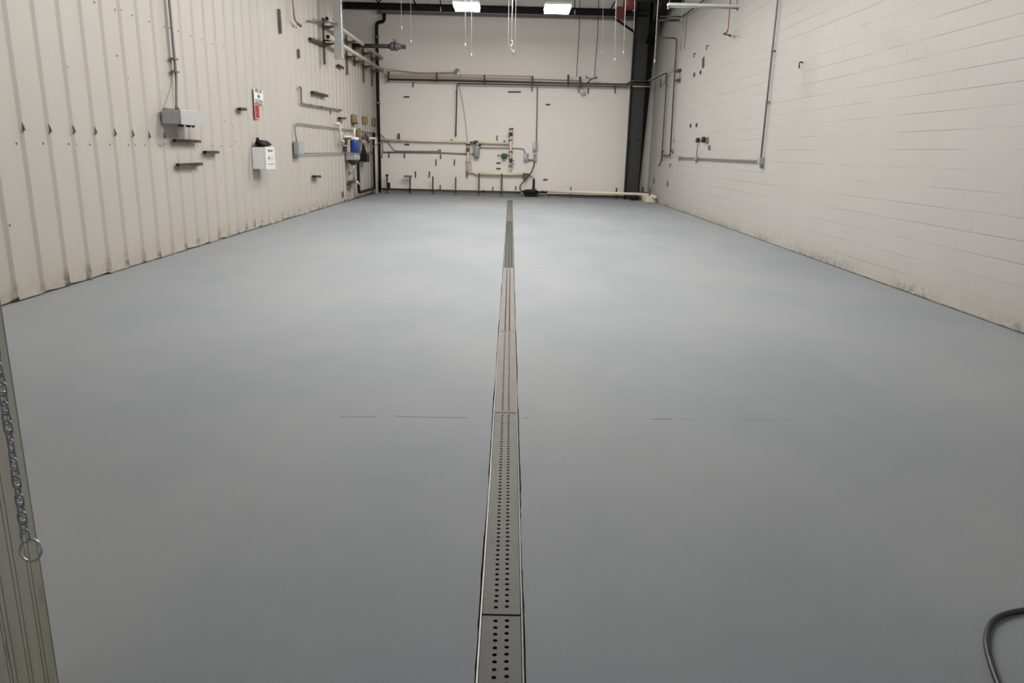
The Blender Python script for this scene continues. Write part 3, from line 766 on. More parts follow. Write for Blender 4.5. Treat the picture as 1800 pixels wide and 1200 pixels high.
def riser2():
    t = thing('valve_riser', Bk(897, 300, .1), 'tall cream riser pipe with brown collars near the centre of the back wall', 'pipe')
    A = lambda x, y_, d=.12: Bk(x, y_, d)
    MB().tube([A(898.5, 226), A(897, 294)], .042, 12).build('riser_pipe', TANP, t)
    MB().lathe(A(898.5, 228), A(898.5, 225), [(0, .07), (1, .075)]).build('cap_flange', BRASS, t)
    MB().lathe(A(898.4, 233), A(898.4, 229), [(0, .045), (.5, .065), (1, .045)]).build('union_nut', TANP, t)
    for a, b_ in ((239.5, 232.5), (285, 278.5)): MB().lathe(A(898, a), A(898, b_), [(0, .05), (.2, .06), (.8, .06), (1, .05)]).build('valve_body', DBROWN, t)
    for y_ in (246, 266.3, 292.3): 
        MB().lathe(A(897.6, y_ + 1), A(897.6, y_ - 1), [(0, .055), (.3, .075), (.7, .075), (1, .055)]).b2(A(894.2, y_ + .8, .1), A(901, y_ - .8, 0)).build('collar', BRASS, t)
    MB().lathe(A(897, 294), A(896.8, 301), [(0, .045), (.6, .03), (1, .008)], 10).build('drip_tip', TANP, t)
    for y_, x0, x1 in ((236, 891.5, 897), (241, 892, 897), (282.5, 898, 905), (288.5, 898, 905)): MB().tube([A(x0, y_), A(x1, y_)], .009, 6).build('handle', PSTRUT, t)
riser2()
def green_valve():
    t = thing('green_valve', Bk(886.5, 278, .12), 'green valve body beside the tall cream riser', 'valve')
    c = Bk(886.5, 274, .14)
    MB().b2(c + Vector((-.085, -.05, -.085)), c + Vector((.085, .06, .085))).build('valve_body', GREEN, t, bevel=.02)
    MB().tube([Bk(878, 273.5, .12), Bk(896, 273.2, .12)], .02, 8).build('stem', DGREEN, t)
    MB().lathe(c + Vector((0, -.05, 0)), c + Vector((0, -.09, 0)), [(0, .05), (1, .045)]).build('knob', DGREEN, t)
green_valve()
strut(Bk(874.5, 275, 0), Bk(876.5, 271.5, 0), .04, .03, NB, PSTRUT, 'tiny tilted strut piece at the tip of the green valve', 'strut pieces left on the back wall')
def motor_box():
    t = thing('motor_box', Bk(838, 277, .1), 'grey oblong motor box with a green cap between the two risers', 'box')
    a = Bk(837.5, 276.5, .16); b_ = Bk(838, 254.5, .16)
    MB().lathe(a, b_, [(0, .05), (.06, .095), (.15, .105), (.8, .108), (.93, .09), (1, .05)], 18).build('housing', GREYB, t)
    MB().lathe(Bk(836.5, 253, .16), Bk(836.5, 247, .16), [(0, .07), (.5, .085), (1, .07)]).build('cap', GREEN, t)
    MB().lathe(Bk(839, 255, .26), Bk(839, 251, .26), [(0, .02), (.5, .03), (1, .02)]).build('label_knob', WHITE, t)
    MB().tube([Bk(842, 255.5, .16), Bk(845.5, 255.3, .16)], .03, 8).build('plug', BLACK, t)
    MB().tube([Bk(826, 250.2, .2), Bk(834, 250.2, .2)], .03, 8).build('coupling', BRASS, t)
motor_box()
pipe('conduit', [Bk(842, 259.3, .06), Bk(913, 260.5, .06), Bk(921.5, 262, .06), Bk(923, 270, .06)], .014, GREYC, 'grey conduit from the motor box over to the switch boxes', 'conduit', fil=.12)
pipe('conduit', [Bk(944.8, 153, .2), Bk(944.5, 160, .05), Bk(942.8, 251, .05)], .018, GREYC, 'long vertical grey conduit down the back wall, right of centre', 'conduit')
pipe('conduit', [Bk(928, 281, .05), Bk(937, 281, .05)], .022, GREYC, 'very short grey conduit joining the two lower switch boxes', 'conduit')
for (x0, y0, x1, y1, lb) in ((936.5, 250.5, 945, 265.5, 'uppermost grey switch box, at the foot of the long vertical conduit'), (920.5, 269.5, 929, 283.5, 'lower left grey switch box beside the tall riser'), (937.5, 270.5, 943.5, 283.5, 'lower right grey switch box above the hanging cable')):
    t = thing('switch_box', Bk((x0 + x1) / 2, y1, .05), lb, 'box', 'grey switch boxes right of the tall riser')
    a, b_ = Bk(x0, y1, .12), Bk(x1, y0, .12); a.y = YB; 
    MB().b2(a, b_).build('enclosure', GREYB, t, bevel=.01)
    MB().b2(Vector((a.x + .02, YB - .126, a.z + .1)), Vector((a.x + (b_.x - a.x) * .45, YB - .118, b_.z - .02))).build('cover_plate', GALV if x0 < 937 else GREYC, t)
pipe('pump_cable', [Bk(939, 283, .1), Bk(938.5, 291, .12), Bk(933.5, 304, .16), Bk(926, 312, .18), Bk(914, 326, .18), Bk(914, 334, .18), Bk(922, 337, .22)], .018, DSTEEL, 'dark cable sagging from the switch box down to the black pump', 'cable', fil=.25)
def lowline():
    t = thing('discharge_pipe', Bk(880, 310, .1), 'cream pipe at knee height between the first riser and the pump', 'pipe')
    MB().tube([Bk(840, 305.6, .12), Bk(924, 306.4, .12)], .046, 12).build('pipe_run', TANP, t)
    MB().tube([Bk(924, 306.4, .12), Bk(937, 307, .12), Bk(938.3, 315, .12)], .032, 10, fil=.1).build('elbow', TANP, t)
    MB().tube([Bk(938.3, 314.5, .12), Bk(937.8, 333, .14)], .036, 10).build('flexible_joint', BLACK, t)
    MB().b2(Bk(919.5, 314, .2), Bk(922.5, 304, .04)).b2(Bk(919.5, 314, .2), Bk(927, 312.6, .04)).b2(Bk(919.5, 306, .2), Bk(930, 304.5, .04)).build('bracket', DBROWN, t)
lowline()
def pump():
    c = Bk(935, 337.5, .35); c.z = max(c.z, .09)
    t = thing('pump', (c.x, c.y, 0), 'black pump sitting on the floor against the back wall', 'pump')
    MB().lathe(c + Vector((-.30, 0, 0)), c + Vector((.22, 0, 0)), [(0, .04), (.1, .075), (.3, .088), (.75, .088), (.9, .07), (1, .04)], 16).build('motor', BLACK, t)
    MB().lathe(c + Vector((.05, 0, -.02)), c + Vector((.05, 0, .14)), [(0, .08), (.7, .07), (1, .05)], 14).build('volute', DSTEEL, t)
    MB().b2(c + Vector((-.22, -.09, -c.z)), c + Vector((.18, .09, -.06))).build('foot', BLACK, t)
    MB().tube([c + Vector((.2, 0, 0)), c + Vector((.52, .05, .0))], .035, 10).build('outlet', BLACK, t)
    MB().lathe(c + Vector((.36, .04, -.03)), c + Vector((.36, .04, .06)), [(0, .03), (.5, .05), (1, .03)]).build('valve_knob', DSTEEL, t)
    MB().tube([c + Vector((-.28, 0, 0)), c + Vector((-.48, .05, -.02))], .018, 8).build('inlet', BLACK, t)
pump()
# base pipes
zb = Bk(780, 334.5, .27).z
pipe('base_pipe', [(Bk(669, 332, .27).x, YB - .27, zb), (Bk(915, 335, .27).x, YB - .27, zb)], .028, DBROWN, 'dark pipe running low along the back wall above the curb', clamps=[((Bk(x, 334, .27).x, YB - .27, zb), (1, 0, 0)) for x in (720, 850)], cmat=BLACK)
pipe('base_pipe', [(Bk(962, 340, .24).x, YB - .24, .085), (Bk(1095, 340, .24).x, YB - .24, .085)], .024, DBROWN, 'dark pipe lying under the cream pipe at the foot of the back wall')
zw = Bk(1030, 337.5, .25).z
pipe('base_pipe', [(Bk(958, 337, .25).x, YB - .25, zw), (Bk(1093, 337, .25).x, YB - .7, zw), (Bk(1125, 337, .6).x - .05, YB - .75, zw), (XR - .12, YB - 1.2, zw), (XR - .12, Rt(1152, 342, .12).y, zw)], .048, TANP, 'cream pipe at ankle height along the back wall and round the right corner', fil=.15)
# upright floor posts on back wall
posts = [(680.3, 308, 338, .05, 'first floor post from the left corner, dark with a round top'), (720.8, 311, 338.5, .045, 'second floor post from the left, with a flat plate on top'),
 (760.9, 310, 339, .042, 'third floor post from the left, plain'), (801.0, 311, 340, .042, 'fourth floor post, left of the first cream riser'),
 (842, 305, 341, .045, 'fifth floor post, left support of the knee height cream pipe'), (882.2, 305, 341, .045, 'sixth floor post, right support of the knee height cream pipe'),
 (1003.5, 328, 343, .04, 'short post on the white base pipe right of the pump'), (1084, 330, 346, .05, 'short dark post on the base pipe left of the column')]
for i, (x, a, b_, w_, lb) in enumerate(posts):
    top = Bk(x, a, .33 if x > 900 else .25)
    t = thing('pipe_support_post', (top.x, top.y, 0), lb, 'post', 'strut posts standing along the back wall')
    m = MB(); W = w_ / 2
    m.b2((top.x - W, top.y - .02, 0), (top.x - W + .008, top.y + .03, top.z)).b2((top.x + W - .008, top.y - .02, 0), (top.x + W, top.y + .03, top.z)).b2((top.x - W, top.y + .015, 0), (top.x + W, top.y + .02, top.z))
    m.build('channel', BROWN if x < 1000 or x > 1080 else PSTRUT, t)
    MB().b2((top.x - .06, top.y - .05, 0), (top.x + .06, top.y + .06, .01)).build('foot_plate', BROWN, t)
    if i == 0:
        MB().lathe((top.x, top.y, top.z - .02), (top.x, top.y, top.z + .03), [(0, .05), (.5, .06), (1, .03)], 12).build('cap', BLACK, t)
        MB().b2((top.x + .02, top.y - .03, .15), (top.x + .1, top.y + .03, .35)).build('clamp', BLACK, t)
    if i == 1: MB().b2((top.x - .2, top.y - .05, top.z - .01), (top.x + .05, top.y + .08, top.z + .05)).build('top_plate', PSTRUT, t)

# right corner block + black fitting
o = MB().b2((XR - .34, YB - 1.75, 0), (XR - .0, YB - 1.0, .20)).build('corner_plinth', M('white_painted_block', (.60, .56, .47), .6), bevel=.015); tag(o, 'low cream painted block on the floor in the right back corner', 'block')
pp = Bk(1115, 344, .9)
o = MB().b2((pp.x - .12, pp.y - .06, 0), (pp.x + .1, pp.y + .06, .11)).lathe((pp.x, pp.y - .02, .08), (pp.x, pp.y - .02, .15), [(0, .05), (1, .04)]).build('floor_fitting', BLACK); tag(o, 'small black fitting on the floor at the foot of the column', 'fitting')
for p, lb in ((Rt(1126, 333, .25), 'thin dark strut holding the cream pipe right beside the column foot'), (Rt(1141, 340, .2), 'brown strut holding the end of the cream pipe at the right wall')):
    o = MB().b2((XR - .2, p.y - .03, 0.2 if 'end' in lb else 0), (XR - .16, p.y + .03, .42)).b2((XR - .2, p.y - .03, .2), (XR, p.y + .03, .23)).build('pipe_support_post', BROWN); tag(o, lb, 'post', 'strut posts at the right corner')

# ------------------------------------------------------------------ left corner black pipe and valve pipe
cl = .18
pipe('downpipe', [Bk(675.5, 24, cl), Bk(675.5, 38, cl), Bk(662, 39.5, cl), Bk(662, 60, cl), Bk(664.5, 180, cl), Bk(668, 338, cl)], .055, BLACK, 'black downpipe in the left back corner from the beam to the floor', fil=.12,
     clamps=[(Bk(662.3, 65, cl), (0, 0, 1)), (Bk(664.5, 181, cl), (0, 0, 1))], cmat=GREYC)
def valve_pipe():
    Yv = 22.6; P = lambda x, y_: on(x, y_, 1, Yv)
    t = thing('valve_pipe', P(690, 85), 'dark horizontal pipe with a bulging flanged valve sticking out from the left wall', 'pipe')
    z = P(665, 81).z
    q = lambda x: Vector((P(x, 81).x, Yv, z - (0)))
    MB().tube([Vector((XL + .03, Yv, z)), q(713)], .058, 14).build('pipe_run', DSTEEL, t)
    a, b_ = q(682), q(706)
    MB().lathe(a, b_, [(0, .06), (.12, .075), (.25, .12), (.36, .13), (.38, .10), (.48, .10), (.5, .125), (.66, .125), (.68, .10), (.8, .085), (1, .06)], 18).build('valve_body', M('violet_grey_iron', (.07, .06, .075), .45), t)
    MB().tube([q(693) + Vector((0, 0, .1)), q(693) + Vector((-.02, 0, .2)), q(693) + Vector((.06, 0, .15))], .016, 8).build('handle', DBROWN, t)
    MB().b2((XL + .03, Yv - .12, z - .12), (XL + .06, Yv + .12, z + .12)).build('wall_flange', BLACK, t)
valve_pipe()

# ------------------------------------------------------------------ left wall high pipes
def high_pipes():
    d = .30
    zA = sum(Lf(x, y_, d).z for x, y_ in ((610, 54), (672, 104))) / 2; 
    a = Lf(575, 31, d); b_ = Lf(673, 104.5, d)
    zA = b_.z * .5 + a.z * .5
    t1 = thing('wall_pipe', (XL + d, 23, zA), 'upper of the two big beige pipes high on the left wall', 'pipe', 'big beige pipes on the left wall')
    MB().tube([(XL + d, a.y, zA), (XL + d, YB - .02, zA)], .052, 12).build('pipe_run', BEIGEP, t1)
    MB().lathe((XL + d, a.y - .02, zA), (XL + d, a.y + .06, zA), [(0, .045), (.3, .06), (1, .06)]).build('end_collar', BEIGEP, t1)
    MB().lathe((XL + d, a.y - .03, zA), (XL + d, a.y - .018, zA), [(0, .04), (1, .04)]).build('open_end', BLACK, t1)
    a = Lf(577, 63, d); b2_ = Lf(672, 125, d); zB = (a.z + b2_.z) / 2
    t2 = thing('wall_pipe', (XL + d, 23, zB), 'lower of the two big beige pipes high on the left wall', 'pipe', 'big beige pipes on the left wall')
    MB().tube([(XL + d, a.y, zB), (XL + d, YB - .02, zB)], .055, 12).build('pipe_run', BEIGEP, t2)
    MB().lathe((XL + d, a.y - .02, zB), (XL + d, a.y + .06, zB), [(0, .045), (.3, .064), (1, .064)]).build('end_collar', BEIGEP, t2)
    MB().lathe((XL + d, a.y - .03, zB), (XL + d, a.y - .018, zB), [(0, .042), (1, .042)]).build('open_end', BLACK, t2)
    print('pipe z', zA, zB)
    # brackets
    lab = ['holding the open ends', 'just behind the square duct', 'second behind the square duct', 'third behind the square duct', 'next to the corner']
    for i, x in enumerate((573, 612, 626, 641, 655)):
        yy = Lf(x, 80, .1).y
        zt = zA + (.12); zl = zB - (.55 if i in (0, 1, 3, 4) else .2)
        t = thing('pipe_bracket', (XL + .05, yy, zl), 'dark wall strut with arms under the big beige pipes, ' + lab[i], 'bracket', 'brackets of the big beige pipes')
        MB().b2((XL + .031, yy - .03, zl), (XL + .075, yy + .03, zt)).build('upright', BROWN, t)
        for z in (zA, zB): MB().prism([(XL + .07, yy - .03, z - .055), (XL + d + .03, yy - .03, z - .055), (XL + d + .03, yy - .03, z - .075), (XL + .07, yy - .03, z - .15)], (0, .06, 0)).build('arm', BROWN, t)
high_pipes()
pipe('conduit', [Lf(541, 37, .05), Lf(556, 38, .06), Lf(583, 39, .35), Lf(600, 41, .45)], .02, GREYC, 'short grey conduit running to the square duct high on the left wall', 'conduit', fil=.2)
# galvanised square duct
def duct():
    d = .42; p = Lf(596.5, 104, d); 
    xa, xb = p.x - .1, p.x + .1
    t = thing('square_duct', (p.x, p.y, p.z), 'shiny galvanised square duct hanging down in front of the left wall', 'duct')
    MB().b2((xa, p.y - .08, p.z + .05), (xb, p.y + .08, ZC)).build('duct_body', GALV, t, bevel=.006)
    m = MB().b2((xa - .01, p.y - .09, p.z), (xb + .01, p.y + .09, p.z + .055)); m.build('end_collar', GALV, t, bevel=.006)
    for y_ in (42, 76):
        z = Lf(602, y_, d).z
        MB().b2((XL + .03, p.y - .015, z - .02), (xa + .01, p.y + .015, z + .02)).build('wall_strap', DSTEEL, t)
duct()
# copper drop left
pipe('copper_drop', [Lf(514, -20, .12), Lf(515, 0, .12), Lf(517.5, 33, .12), Lf(521, 39, .12), Lf(530, 46, .12)], .018, COPPER, 'copper pipe dropping down the left wall to a small valve', fil=.1,
     clamps=[(Lf(524, 42, .12), (0, 1, -.3)), (Lf(528, 45, .12), (0, 1, -.2))], cmat=BROWN, cname='valve_body')
# diagonal struts left
for (a, b_, lb) in (((542, 68), (568, 79), 'dark bent strut on the upper left wall, left of the square duct'), ((546, 162), (572, 168), 'dark strut on the left wall above the small pipe run'),
                    ((592, 115), (600, 120), 'short dark strut on the left wall just under the square duct')):
    p, q = Lf(*a, .03), Lf(*b_, .03); q.z = p.z + (q.z - p.z) * .6
    strut(p, q, .055, .075, NL, BROWN, lb, 'horizontal struts on the left wall')
strut(Lf(303, 247, .03), Lf(347, 248.5, .03), .045, .055, NL, BROWN, 'upper slotted strut under the big grey box on the left wall', 'horizontal struts on the left wall')
strut(Lf(309, 290, .03), Lf(350, 288, .03), .045, .055, NL, BROWN, 'lower slotted strut under the big grey box on the left wall', 'horizontal struts on the left wall')
strut(Lf(357, 267.5, .03), Lf(379, 267.5, .03), .045, .06, NL, BROWN, 'short slotted strut right of the pair under the grey box', 'horizontal struts on the left wall')
strut(Lf(417, 191.5, .03), Lf(427, 192, .03), .05, .07, NL, BROWN, 'tiny strut on the left wall left of the first aid sign', 'horizontal struts on the left wall')
strut(Lf(549, 310, .03), Lf(558, 310, .03), .055, .09, NL, BROWN, 'small strut low on the left wall below the conduit loop', 'horizontal struts on the left wall')
strut(Lf(594, 207.5, .03), Lf(603, 208, .03), .05, .09, NL, BROWN, 'small strut on the left wall above the cream pipe bend', 'horizontal struts on the left wall')
for (x0, y0, x1, y1, lb) in ((490.5, 16, 493, 59, 'long vertical tan strut high on the left wall'), (524.5, 86, 525.5, 102, 'short vertical tan strut high on the left wall'),
                             (515.5, 269, 516, 279, 'tiny vertical strut left of the grey conduit box'), (602, 336, 602.8, 347, 'small slotted plate low on the left wall'),
                             (613, 302, 613.5, 307, 'upper tiny strut left of the black drain pipe'), (622, 312, 622.5, 318, 'tiny strut between the black drain pipe and the switch lever'),
                             (612.5, 321, 612.8, 325, 'middle tiny strut low on the left wall near the drain pipe'), (613, 330, 613.2, 334, 'lowest tiny strut low on the left wall near the drain pipe')):
    strut(Lf(x1, y1, .03), Lf(x0, y0, .03), .09 if y1 - y0 > 9 else .06, .02, NL, PSTRUT, lb, 'vertical struts on the left wall')
# rib clips
for i, (x, y_) in enumerate([(41, 223), (87, 226), (130, 227), (167, 229), (202, 232), (234, 234), (262, 237), (289, 238)]):
    p = Lf(x, y_, .032)
    ph = round((p.y - RIB0 - .035) / RIBP); p.y = RIB0 + .035 + ph * RIBP
    m_ = MB().prism([(p.x - .012, p.y - .006, p.z + .045), (p.x + .006, p.y - .004, p.z - .01), (p.x + .008, p.y - .004, p.z - .03), (p.x - .012, p.y - .006, p.z - .03)], (0, .012, 0)).b2((p.x - .012, p.y - .02, p.z - .034), (p.x + .008, p.y + .016, p.z - .028))
    o = m_.build('rib_clip', PSTRUT)
    tag(o, ['first', 'second', 'third', 'fourth', 'fifth', 'sixth', 'seventh', 'last'][i] + ' small metal clip from the left on the ribs of the metal wall', 'clip', 'clips in a row on the wall ribs')

# big grey box with conduit
def grey_box():
    y0 = Lf(321, 205, .30).y; d = .30
    a = on(320, 218, 0, XL + d); b_ = on(362, 218, 0, XL + d); tp = on(320, 194, 0, XL + d)
    t = thing('electrical_box', (XL + .15, (a.y + b_.y) / 2, a.z), 'large grey electrical box sticking out of the left metal wall', 'box')
    ya, yb = a.y, b_.y
    MB().b2((XL + .04, ya, a.z), (XL + d - .012, yb, tp.z)).build('enclosure', GREYB, t, bevel=.006)
    MB().b2((XL + d - .012, ya - .012, a.z - .006), (XL + d, yb + .012, tp.z + .012)).build('cover', M('light_grey_enamel', (.36, .37, .37), .4), t, bevel=.004)
    for f_ in (.2, .3, .5, .6, .75): 
        yy = ya + (yb - ya) * f_
        MB().lathe((XL + d - .1, yy, a.z), (XL + d - .1, yy, a.z - .03), [(0, .022), (1, .018)], 10).build('knockout_fitting', DSTEEL, t)
    MB().b2((XL + .03, ya + .1, a.z + .02), (XL + .045, yb - .1, tp.z + .03)).build('back_strut', PSTRUT, t)
    xm, ym = XL + .2, ya + .12
    c = thing('conduit', (xm, ym, tp.z + .02), 'grey conduit coming down the left metal wall into the big grey box', 'conduit')
    p1 = Lf(310, 140, .07); p0 = Lf(299, 0, .07); dv = p0 - p1
    MB().tube([(xm, ym, tp.z + .01), (xm, ym, tp.z + .06), Vector((XL + .07, p1.y, p1.z - .02)), Vector((XL + .07, p1.y, p1.z + .1)), Vector((XL + .07, p1.y - .02, ZC))], .020, 12, fil=.12).build('pipe_run', GREYC, c)
    MB().tube([(xm, ym, tp.z + .012), (xm, ym, tp.z + .05)], .028, 10).build('connector', GREYC, c)
    for y_ in (104, 126):
        p = Lf(309, y_, .07); MB().b2((XL + .03, p1.y - .06, p.z - .012), (XL + .097, p1.y + .06, p.z + .012)).build('clamp', PSTRUT, c)
grey_box()

# signs
def text_mesh(s, size, name, mat, parent, loc, u, v, n):
    """lettering with its origin centred at loc, u = reading direction, v = up, n = normal"""
    cu = bpy.data.curves.new('text', 'FONT'); cu.body = s; cu.size = size; cu.align_x = 'CENTER'; cu.align_y = 'CENTER'; cu.extrude = .001; cu.offset = size * .015
    ob = bpy.data.objects.new('tmp', cu); C.objects.link(ob)
    bpy.context.view_layer.update()
    me = bpy.data.meshes.new_from_object(ob.evaluated_get(bpy.context.evaluated_depsgraph_get())); bpy.data.objects.remove(ob)
    rot = Matrix((Vector(u), Vector(v), Vector(n))).transposed().to_4x4()
    me.transform(Matrix.Translation(Vector(loc) - parent.location) @ rot)
    me.materials.clear(); me.materials.append(mat)
    o = bpy.data.objects.new(name, me); C.objects.link(o); o.parent = parent; return o
def emblem(y, z, h, x, mat, parent, wy):
    m_ = MB()
    pts = []
    for i in range(16):
        a = math.pi / 8 * i; r = (1 if i % 4 == 0 else .5 if i % 2 == 0 else .36)
        ry = r * wy if i % 8 in (0,) else r * wy
        rz = r * h
        pts.append((x, y + math.cos(a) * ry * (1 if i % 8 == 0 else 1), z + math.sin(a) * rz))
    m_.prism(pts, (.002, 0, 0)); return m_.build('emblem', mat, parent)
def signs():
    d = .045; u, v, n = (0, 1, 0), (0, 0, 1), (1, 0, 0)
    a, b_, c = Lf(448, 181, d), Lf(464, 181, d), Lf(448, 155, d)
    y0, y1 = a.y, b_.y; z0 = a.z; z1 = c.z
    t = thing('first_aid_sign', (XL + .04, (y0 + y1) / 2, z0), 'white first aid station sign with a dark cross emblem on the left wall', 'sign')
    MB().b2((XL + .031, y0, z0), (XL + .037, y1, z1)).build('panel', WHITE, t, bevel=.002)
    ym = (y0 + y1) / 2; w_ = y1 - y0; h = z1 - z0
    text_mesh('FIRST AID', w_ * .17, 'lettering', INK, t, (XL + .0385, ym, z1 - h * .14), u, v, n)
    text_mesh('STATION', w_ * .19, 'lettering', INK, t, (XL + .0385, ym, z0 + h * .13), u, v, n)
    emblem(ym, (z0 + z1) / 2, h * .27, XL + .0375, DGREEN, t, w_ * .24)
    a, b_, c = Lf(449.5, 209, d), Lf(458, 209, d), Lf(449.5, 182.5, d)
    t = thing('red_sign', (XL + .04, (a.y + b_.y) / 2, a.z), 'narrow red sign with pale border hanging below the first aid sign', 'sign')
    MB().b2((XL + .031, a.y, a.z), (XL + .036, b_.y, c.z)).build('border_panel', PINKB, t)
    MB().b2((XL + .035, a.y + .03, a.z + .03), (XL + .038, b_.y - .03, c.z - .015)).build('red_panel', REDS, t)
    m = MB(); H_ = c.z - a.z
    for k, (f_, w2) in enumerate(((.80, .6), (.70, .5), (.60, .66), (.5, .55), (.30, .7), (.15, .6), (.10, .5))):
        w3 = (b_.y - a.y - .08) * w2 / 2; ym = (a.y + b_.y) / 2
        m.b2((XL + .0375, ym - w3, a.z + H_ * f_), (XL + .0388, ym + w3, a.z + H_ * f_ + .018))
    m.build('print_lines', M('dark_red_print', (.22, .01, .02), .6), t)
signs()
def cabinet():
    d = .28
    a, b_, c = Lf(469, 297.5, d), Lf(484.5, 298, d), Lf(468, 259, d)
    t = thing('first_aid_cabinet', (XL + .15, (a.y + b_.y) / 2, a.z), 'white first aid cabinet mounted on the left metal wall', 'cabinet')
    y0, y1, z0, z1 = a.y, b_.y, a.z, c.z
    MB().b2((XL + .031, y0, z0), (XL + d - .03, y1, z1)).build('body', M('white_cabinet_enamel', (.62, .63, .64), .4), t, bevel=.006)
    MB().b2((XL + d - .03, y0 - .005, z0 - .005), (XL + d, y1 + .005, z1 + .005)).build('door', WHITE, t, bevel=.006)
    w_, h = y1 - y0, z1 - z0; ym = (y0 + y1) / 2; x = XL + d + .0015
    u, v, n = (0, 1, 0), (0, 0, 1), (1, 0, 0)
    text_mesh('FIRST AID', w_ * .12, 'lettering', INK, t, (x, ym, z1 - h * .16), u, v, n)
    emblem(ym - w_ * .18, z0 + h * .5, h * .16, XL + d, DGREEN, t, w_ * .17)
    MB().b2((XL + d, ym - w_ * .38, z0 + h * .22), (XL + d + .002, ym + w_ * .38, z0 + h * .25)).build('stripe', DGREEN, t)
    m = MB()
    for f_ in (.12, .36, .42, .48, .54, .60): m.b2((XL + d, ym + w_ * (.02 if f_ > .2 else -.2), z0 + h * f_), (XL + d + .0015, ym + w_ * .3, z0 + h * f_ + .006))
    m.build('print_lines', GREYC, t)
    for sy in (-.4, .4): MB().lathe((XL + d, ym + sy * w_, z1 - .04), (XL + d + .008, ym + sy * w_, z1 - .04), [(0, .01), (1, .006)], 8).build('screw', GREYC, t)
    # black bag on top
    t2 = thing('black_bag', (XL + .14, y0 + .3, z1 + .01), 'crumpled black bag lying on top of the first aid cabinet', 'bag')
    bm2 = bmesh.new(); bmesh.ops.create_icosphere(bm2, subdivisions=3, radius=1)
    za, zt = z1 + .004, Lf(462, 244, .14).z; hh = (zt - za)
    for vv in bm2.verts:
        k = 1 + .13 * math.sin(vv.co.x * 5 + vv.co.z * 4) + .08 * math.sin(vv.co.y * 9 + 1)
        vv.co = Vector((vv.co.x * .105 * k, vv.co.y * .27 * k, (vv.co.z * .5 * k * (1 - .25 * vv.co.y) + .5) * hh * .85))
        vv.co.z = max(vv.co.z, 0)
    for f_ in bm2.faces: f_.smooth = True
    m2 = MB(); m2.bm = bm2
    bmesh.ops.translate(bm2, verts=bm2.verts, vec=(XL + .15, y0 + .3, za)); m2.build('sack', BLACK, t2)
    MB().lathe((XL + .12, y0 + .12, za + hh * .6), (XL + .11, y0 + .1, zt + .01), [(0, .06), (.5, .035), (.8, .02), (1, .035)], 10).build('knot', BLACK, t2)
cabinet()

# small dark pipe run on left wall
pipe('gas_line', [Lf(526, 153, .06), Lf(529, 153.5, .06), Lf(530, 182, .06), Lf(601, 194, .06)], .018, PSTRUT, 'thin brownish pipe run stepping down the left wall left of the brown boards', fil=.06,
     clamps=[(Lf(546, 184.6, .06), (0, 1, 0)), (Lf(565, 188, .06), (0, 1, 0)), (Lf(598, 193.2, .06), (0, 1, 0))], cmat=BROWN)
pipe('gas_stub', [Lf(582, 191, .06), Lf(581, 200, .06)], .02, PSTRUT, 'short stub hanging from the thin brownish pipe run')
# grey conduit box and two long conduits
def cbox():
    d = .14
    a, b_, c = Lf(523, 272, .03), Lf(531.5, 272, d), Lf(526, 248.5, d)
    t = thing('conduit_box', (XL + .08, (a.y + b_.y) / 2, a.z), 'small upright grey box on the left wall feeding two long conduits', 'box')
    y0 = on(525, 260, 0, XL + d).y; y1 = y0 + .42
    MB().b2((XL + .031, y0, a.z), (XL + d, y1, c.z)).build('enclosure', GREYB, t, bevel=.008)
    MB().b2((XL + d - .002, y0 + .03, a.z + .03), (XL + d + .006, y1 - .03, c.z - .03)).build('cover', M('mid_grey_enamel', (.30, .31, .33), .45), t)
    zt = Lf(560, 221.5, .055).z
    zl = Lf(600, 268.5, .055).z
    yr = y0 + .08
    pts = [(XL + .08, yr, c.z), (XL + .055, yr, zt - .12), (XL + .055, yr + .12, zt), (XL + .055, YB - .25, zt)]
    pipe('conduit', pts, .013, GREYC, 'upper thin grey conduit from the small upright box along the left wall', 'conduit', fil=.1)
    pts = [(XL + .07, y1, zl), (XL + .055, YB - .25, zl)]
    pipe('conduit', pts, .013, GREYC, 'lower thin grey conduit from the small upright box along the left wall', 'conduit', fil=.1)
cbox()
# brown boards
for (x0, x1, y0, y1, lb) in ((619, 626.5, 200.5, 215, 'first brown square board on the left wall, with a dark strut below'), (638.5, 645, 204, 217, 'second brown square board on the left wall'), (654.5, 661, 207, 220, 'third brown square board on the left wall, next to the corner')):
    a, b_ = Lf(x0, y1, .033), Lf(x1, y0, .033)
    zb_ = Lf(x0, y1, .033).z; zt_ = Lf(x0, y0, .033).z
    o = MB().b2((XL + .031, a.y, zb_), (XL + .055, b_.y, zt_)).build('board', OSB); tag(o, lb, 'board', 'brown boards on the left wall')
strut(Lf(618.5, 216.5, .03), Lf(624, 216.5, .03), .05, .09, NL, BROWN, 'small dark strut right under the first brown board', 'horizontal struts on the left wall')
